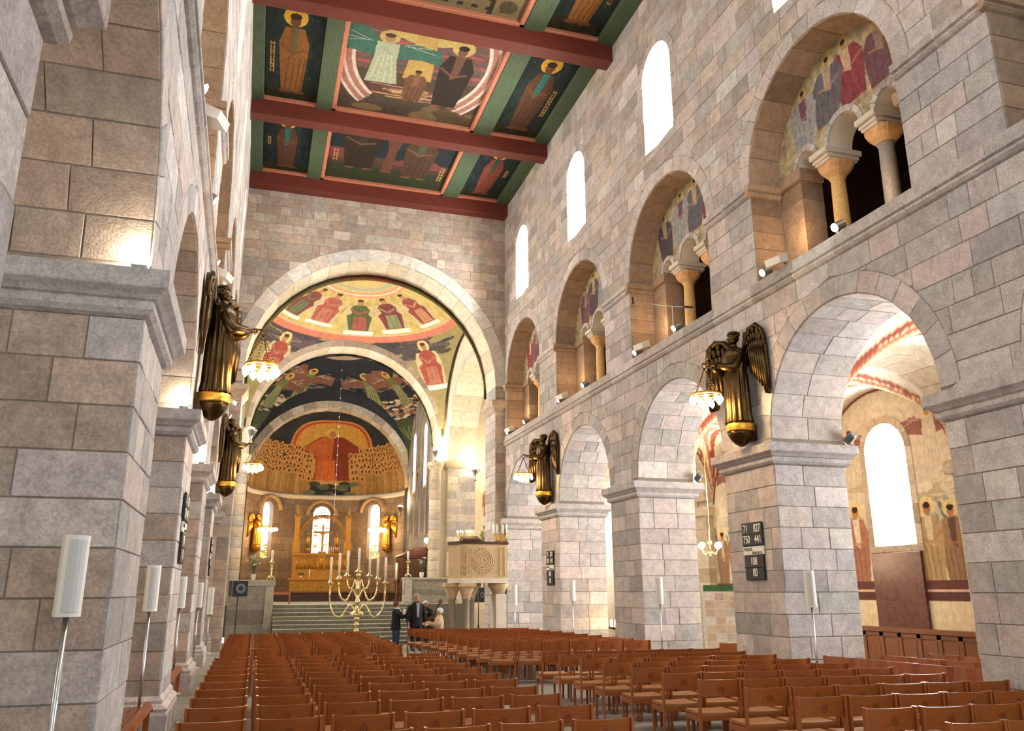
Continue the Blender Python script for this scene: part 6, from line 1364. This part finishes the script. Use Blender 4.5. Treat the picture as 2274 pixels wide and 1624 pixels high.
t = thing('sconce', 'curved wall sconce with a single round bulb beside the grey mural', 'lamp', (8.1, 40.3, 4.1)); MB().tube([(.1, 0, -.3), (-.1, 0, -.4), (-.2, 0, -.2), (-.2, 0, 0)], .025, 6).build('arm', 'bronze', t, True); MB().ball((-.2, 0, .14), .13, 10).build('bulb', 'bulb', t, True); lamp('lamp_light', 'POINT', (-.35, 0, .2), 25, (1, .75, .45), .1, parent=t)
# ================================================================ LOUDSPEAKERS ON STANDS
def pa(x, y, z0, z1, w, rz, label):
    t = thing('pa_loudspeaker', label, 'loudspeaker', (x, y, 0), rz, 'loudspeakers on stands'); h = z1-z0
    MB().box(-w/2, w/2, -.16, .2, z0, z1, b=.015).build('cabinet', 'black', t)
    for r_, d in ((.17, .0), (.14, -.012), (.07, -.02)): MB().lathe([(r_*w/.46, 0), (r_*w/.46, .012)], 24, (0, 0, 0)).build('cone_ring', 'grey_metal' if r_ == .14 else 'black', t).matrix_local = Matrix.Translation((.02, -.162+d*.4, (z0+z1)/2)) @ Matrix.Rotation(PI/2, 4, 'X')
    MB().box(-w/2, -w/2+.02, -.175, -.16, z0, z1).build('front_edge', 'grey_metal', t); MB().tube([(0, 0, .5), (0, 0, z0)], .016, 8).tube([(0, 0, .35), (0, 0, .6)], .022, 8).build('pole', 'black', t)
    for i in range(3): a = 2*PI*i/3+.4; MB().tube([(0, 0, .55), (.3*math.cos(a), .3*math.sin(a), .01)], .012, 6).build('leg', 'black', t)
a, b = ony(531, 1290, 24), ony(531, 1325, 24); pa(a[0], 24, b[2], a[2], .42, .25, 'black loudspeaker on a stand before the grey parapet')
a, b = ony(1063, 1305, 33), ony(1063, 1338, 33); pa(a[0], 33, b[2], a[2], .36, .5, 'black loudspeaker on a stand under the pulpit')
t = thing('white_slab', 'low white stone slab lying before the steps', 'slab', (1.15, 30.7, 0)); MB().box(-.55, .5, -.15, .15, 0, .42, b=.04).build('block', 'smooth_stone', t)
# ================================================================ SMALLER THINGS
c = ony(1580, 1370, 17.6); t = thing('display_board', 'white display board with green top and pasted pictures in the aisle', 'notice board', (c[0], 17.2, 0), -.45); rg = random.Random(5)
MB().box(-.36, .36, -.02, .02, .3, 1.98).build('panel', 'white', t); MB().box(-.36, .36, -.03, .03, 1.84, 1.98).build('header', surf('green_felt', '3F6B35'), t)
for s in (-1, 1): MB().box(s*.37-.02, s*.37+.02, -.04, .04, 0, 2.02, b=.006).build('upright', 'white', t); MB().box(s*.37-.03, s*.37+.03, -.22, .22, 0, .04).build('foot', 'white', t)
for r_ in range(8):
    for q in range(3):
        MT_ = 'sheet%d' % rg.randint(0, 3)
        if MT_ not in MT: MT[MT_] = surf(MT_, {'sheet0': 'E6E2D8', 'sheet1': 'CDB79E', 'sheet2': 'C9C6BC', 'sheet3': 'D8C9B0'}[MT_], rough=.6)
        MB().box(-.32+.22*q, -.12+.22*q, -.024, -.02, .4+.178*r_, .56+.178*r_).build('pasted_sheet', MT_, t)
c = ony(1566, 1222, 19.5); t = thing('aisle_chandelier', 'small brass chandelier with two glowing globes hanging in the aisle', 'lamp', (c[0]+.15, 19.5, c[2]+.25)); MB().tube([(0, 0, -.35), (0, 0, 2.6)], .014, 6).ball((0, 0, -.05), .06, 8).ball((0, 0, -.35), .05, 8).build('stem', 'brass', t, True)
for s in range(4): a = PI/2*s+.3; MB().tube([(0, 0, -.25), (.2*math.cos(a), .2*math.sin(a), -.36), (.3*math.cos(a), .3*math.sin(a), -.22)], .014, 6).build('arm', 'brass', t, True); MB().ball((.3*math.cos(a), .3*math.sin(a), -.13), .085, 10).build('globe', 'bulb', t, True)
lamp('lamp_light', 'POINT', (0, 0, -.6), 40, (1, .7, .4), .2, parent=t)
c = ony(1361, 1385, 23.0); t = thing('votive_stand', 'glowing votive candle stand glimpsed between the piers', 'candle stand', (c[0]+.1, 23.0, 0)); MB().lathe([(.2, 0), (.2, .03), (.03, .06), (.03, .75), (.22, .8), (.22, .84)], 16).build('stand', 'bronze', t, True)
for i in range(6): a = 2*PI*i/6; MB().lathe([(.025, .84), (.025, 1.0), (.008, 1.04)], 8, (.15*math.cos(a), .15*math.sin(a), 0)).build('candle', 'bulb', t, True)
# microphone boom on the gallery sill
t = thing('microphone_boom', 'thin microphone stand with boom on the sill of the second gallery opening', 'microphone stand', (XR+.5, 16.8, 7.465)); MB().tube([(0, 0, .03), (0, 0, 1.05)], .012, 6).build('pole', 'steel', t); MB().tube([(.25, -.5, .88), (0, 0, 1.05), (-.75, .65, 1.32)], .011, 6).build('boom', 'steel', t); MB().lathe([(.16, 0), (.16, .02), (.02, .04)], 14).build('foot', 'black', t)
MB().tube([(-.75, .6, 1.24), (-.75, .62, 1.42)], .022, 8).build('microphone', 'black', t); MB().tube([(.25, -.5, .88), (.16, -.32, .94)], .028, 8).build('counterweight', 'black', t)
# oak benches between the left piers
for k, nm in ((0, 'between the nearest pier and the larger profile angel'), (1, 'beyond the pier of the larger profile angel')):
    y0, y1 = OW(k)+.5, OE(k)-.35; x = XL(y0)-.35; t = thing('slatted_bench', 'slatted reddish bench %s' % nm, 'bench', (x, (y0+y1)/2, 0), .0125, 'benches between left piers'); w = (y1-y0)/2
    for i in range(5): MB().box(-.24+.1*i, -.155+.1*i, -w, w, .43, .455, b=.006).build('seat_slat', 'chair', t)
    for s in (-1, 1):
        MB().box(-.26, .3, s*w-.03, s*w+.03, .38, .43, b=.006).build('rail', 'chair_edge', t); MB().box(.2, .27, s*w-.03, s*w+.03, 0, .43, b=.006).build('front_leg', 'chair_edge', t); MB().box(-.26, -.2, s*w-.03, s*w+.03, 0, .95, b=.006).build('back_post', 'chair_edge', t)
    MB().hexa([(.16, -w, .43), (.3, -w, .43), (.3, w, .43), (.16, w, .43), (.2, -w, .5), (.27, -w, .5), (.27, w, .5), (.2, w, .5)]).build('front_lip', 'chair_edge', t); MB().box(-.26, -.23, -w, w, .6, .95, b=.008).build('backrest', 'chair', t)
y = OW(0)+.3; t = thing('booklet_box', 'small open box of paper booklets on the bench post beyond the nearest pier', 'box', (XL(y)-.3, y, 0)); MB().box(-.02, .02, -.02, .02, 0, .62).build('post', 'chair_edge', t); MB().box(-.1, .1, -.06, .06, .62, .82, b=.006).build('box', 'paper', t); MB().box(-.1, .1, -.07, -.06, .74, .86).build('lid', 'chair_edge', t)
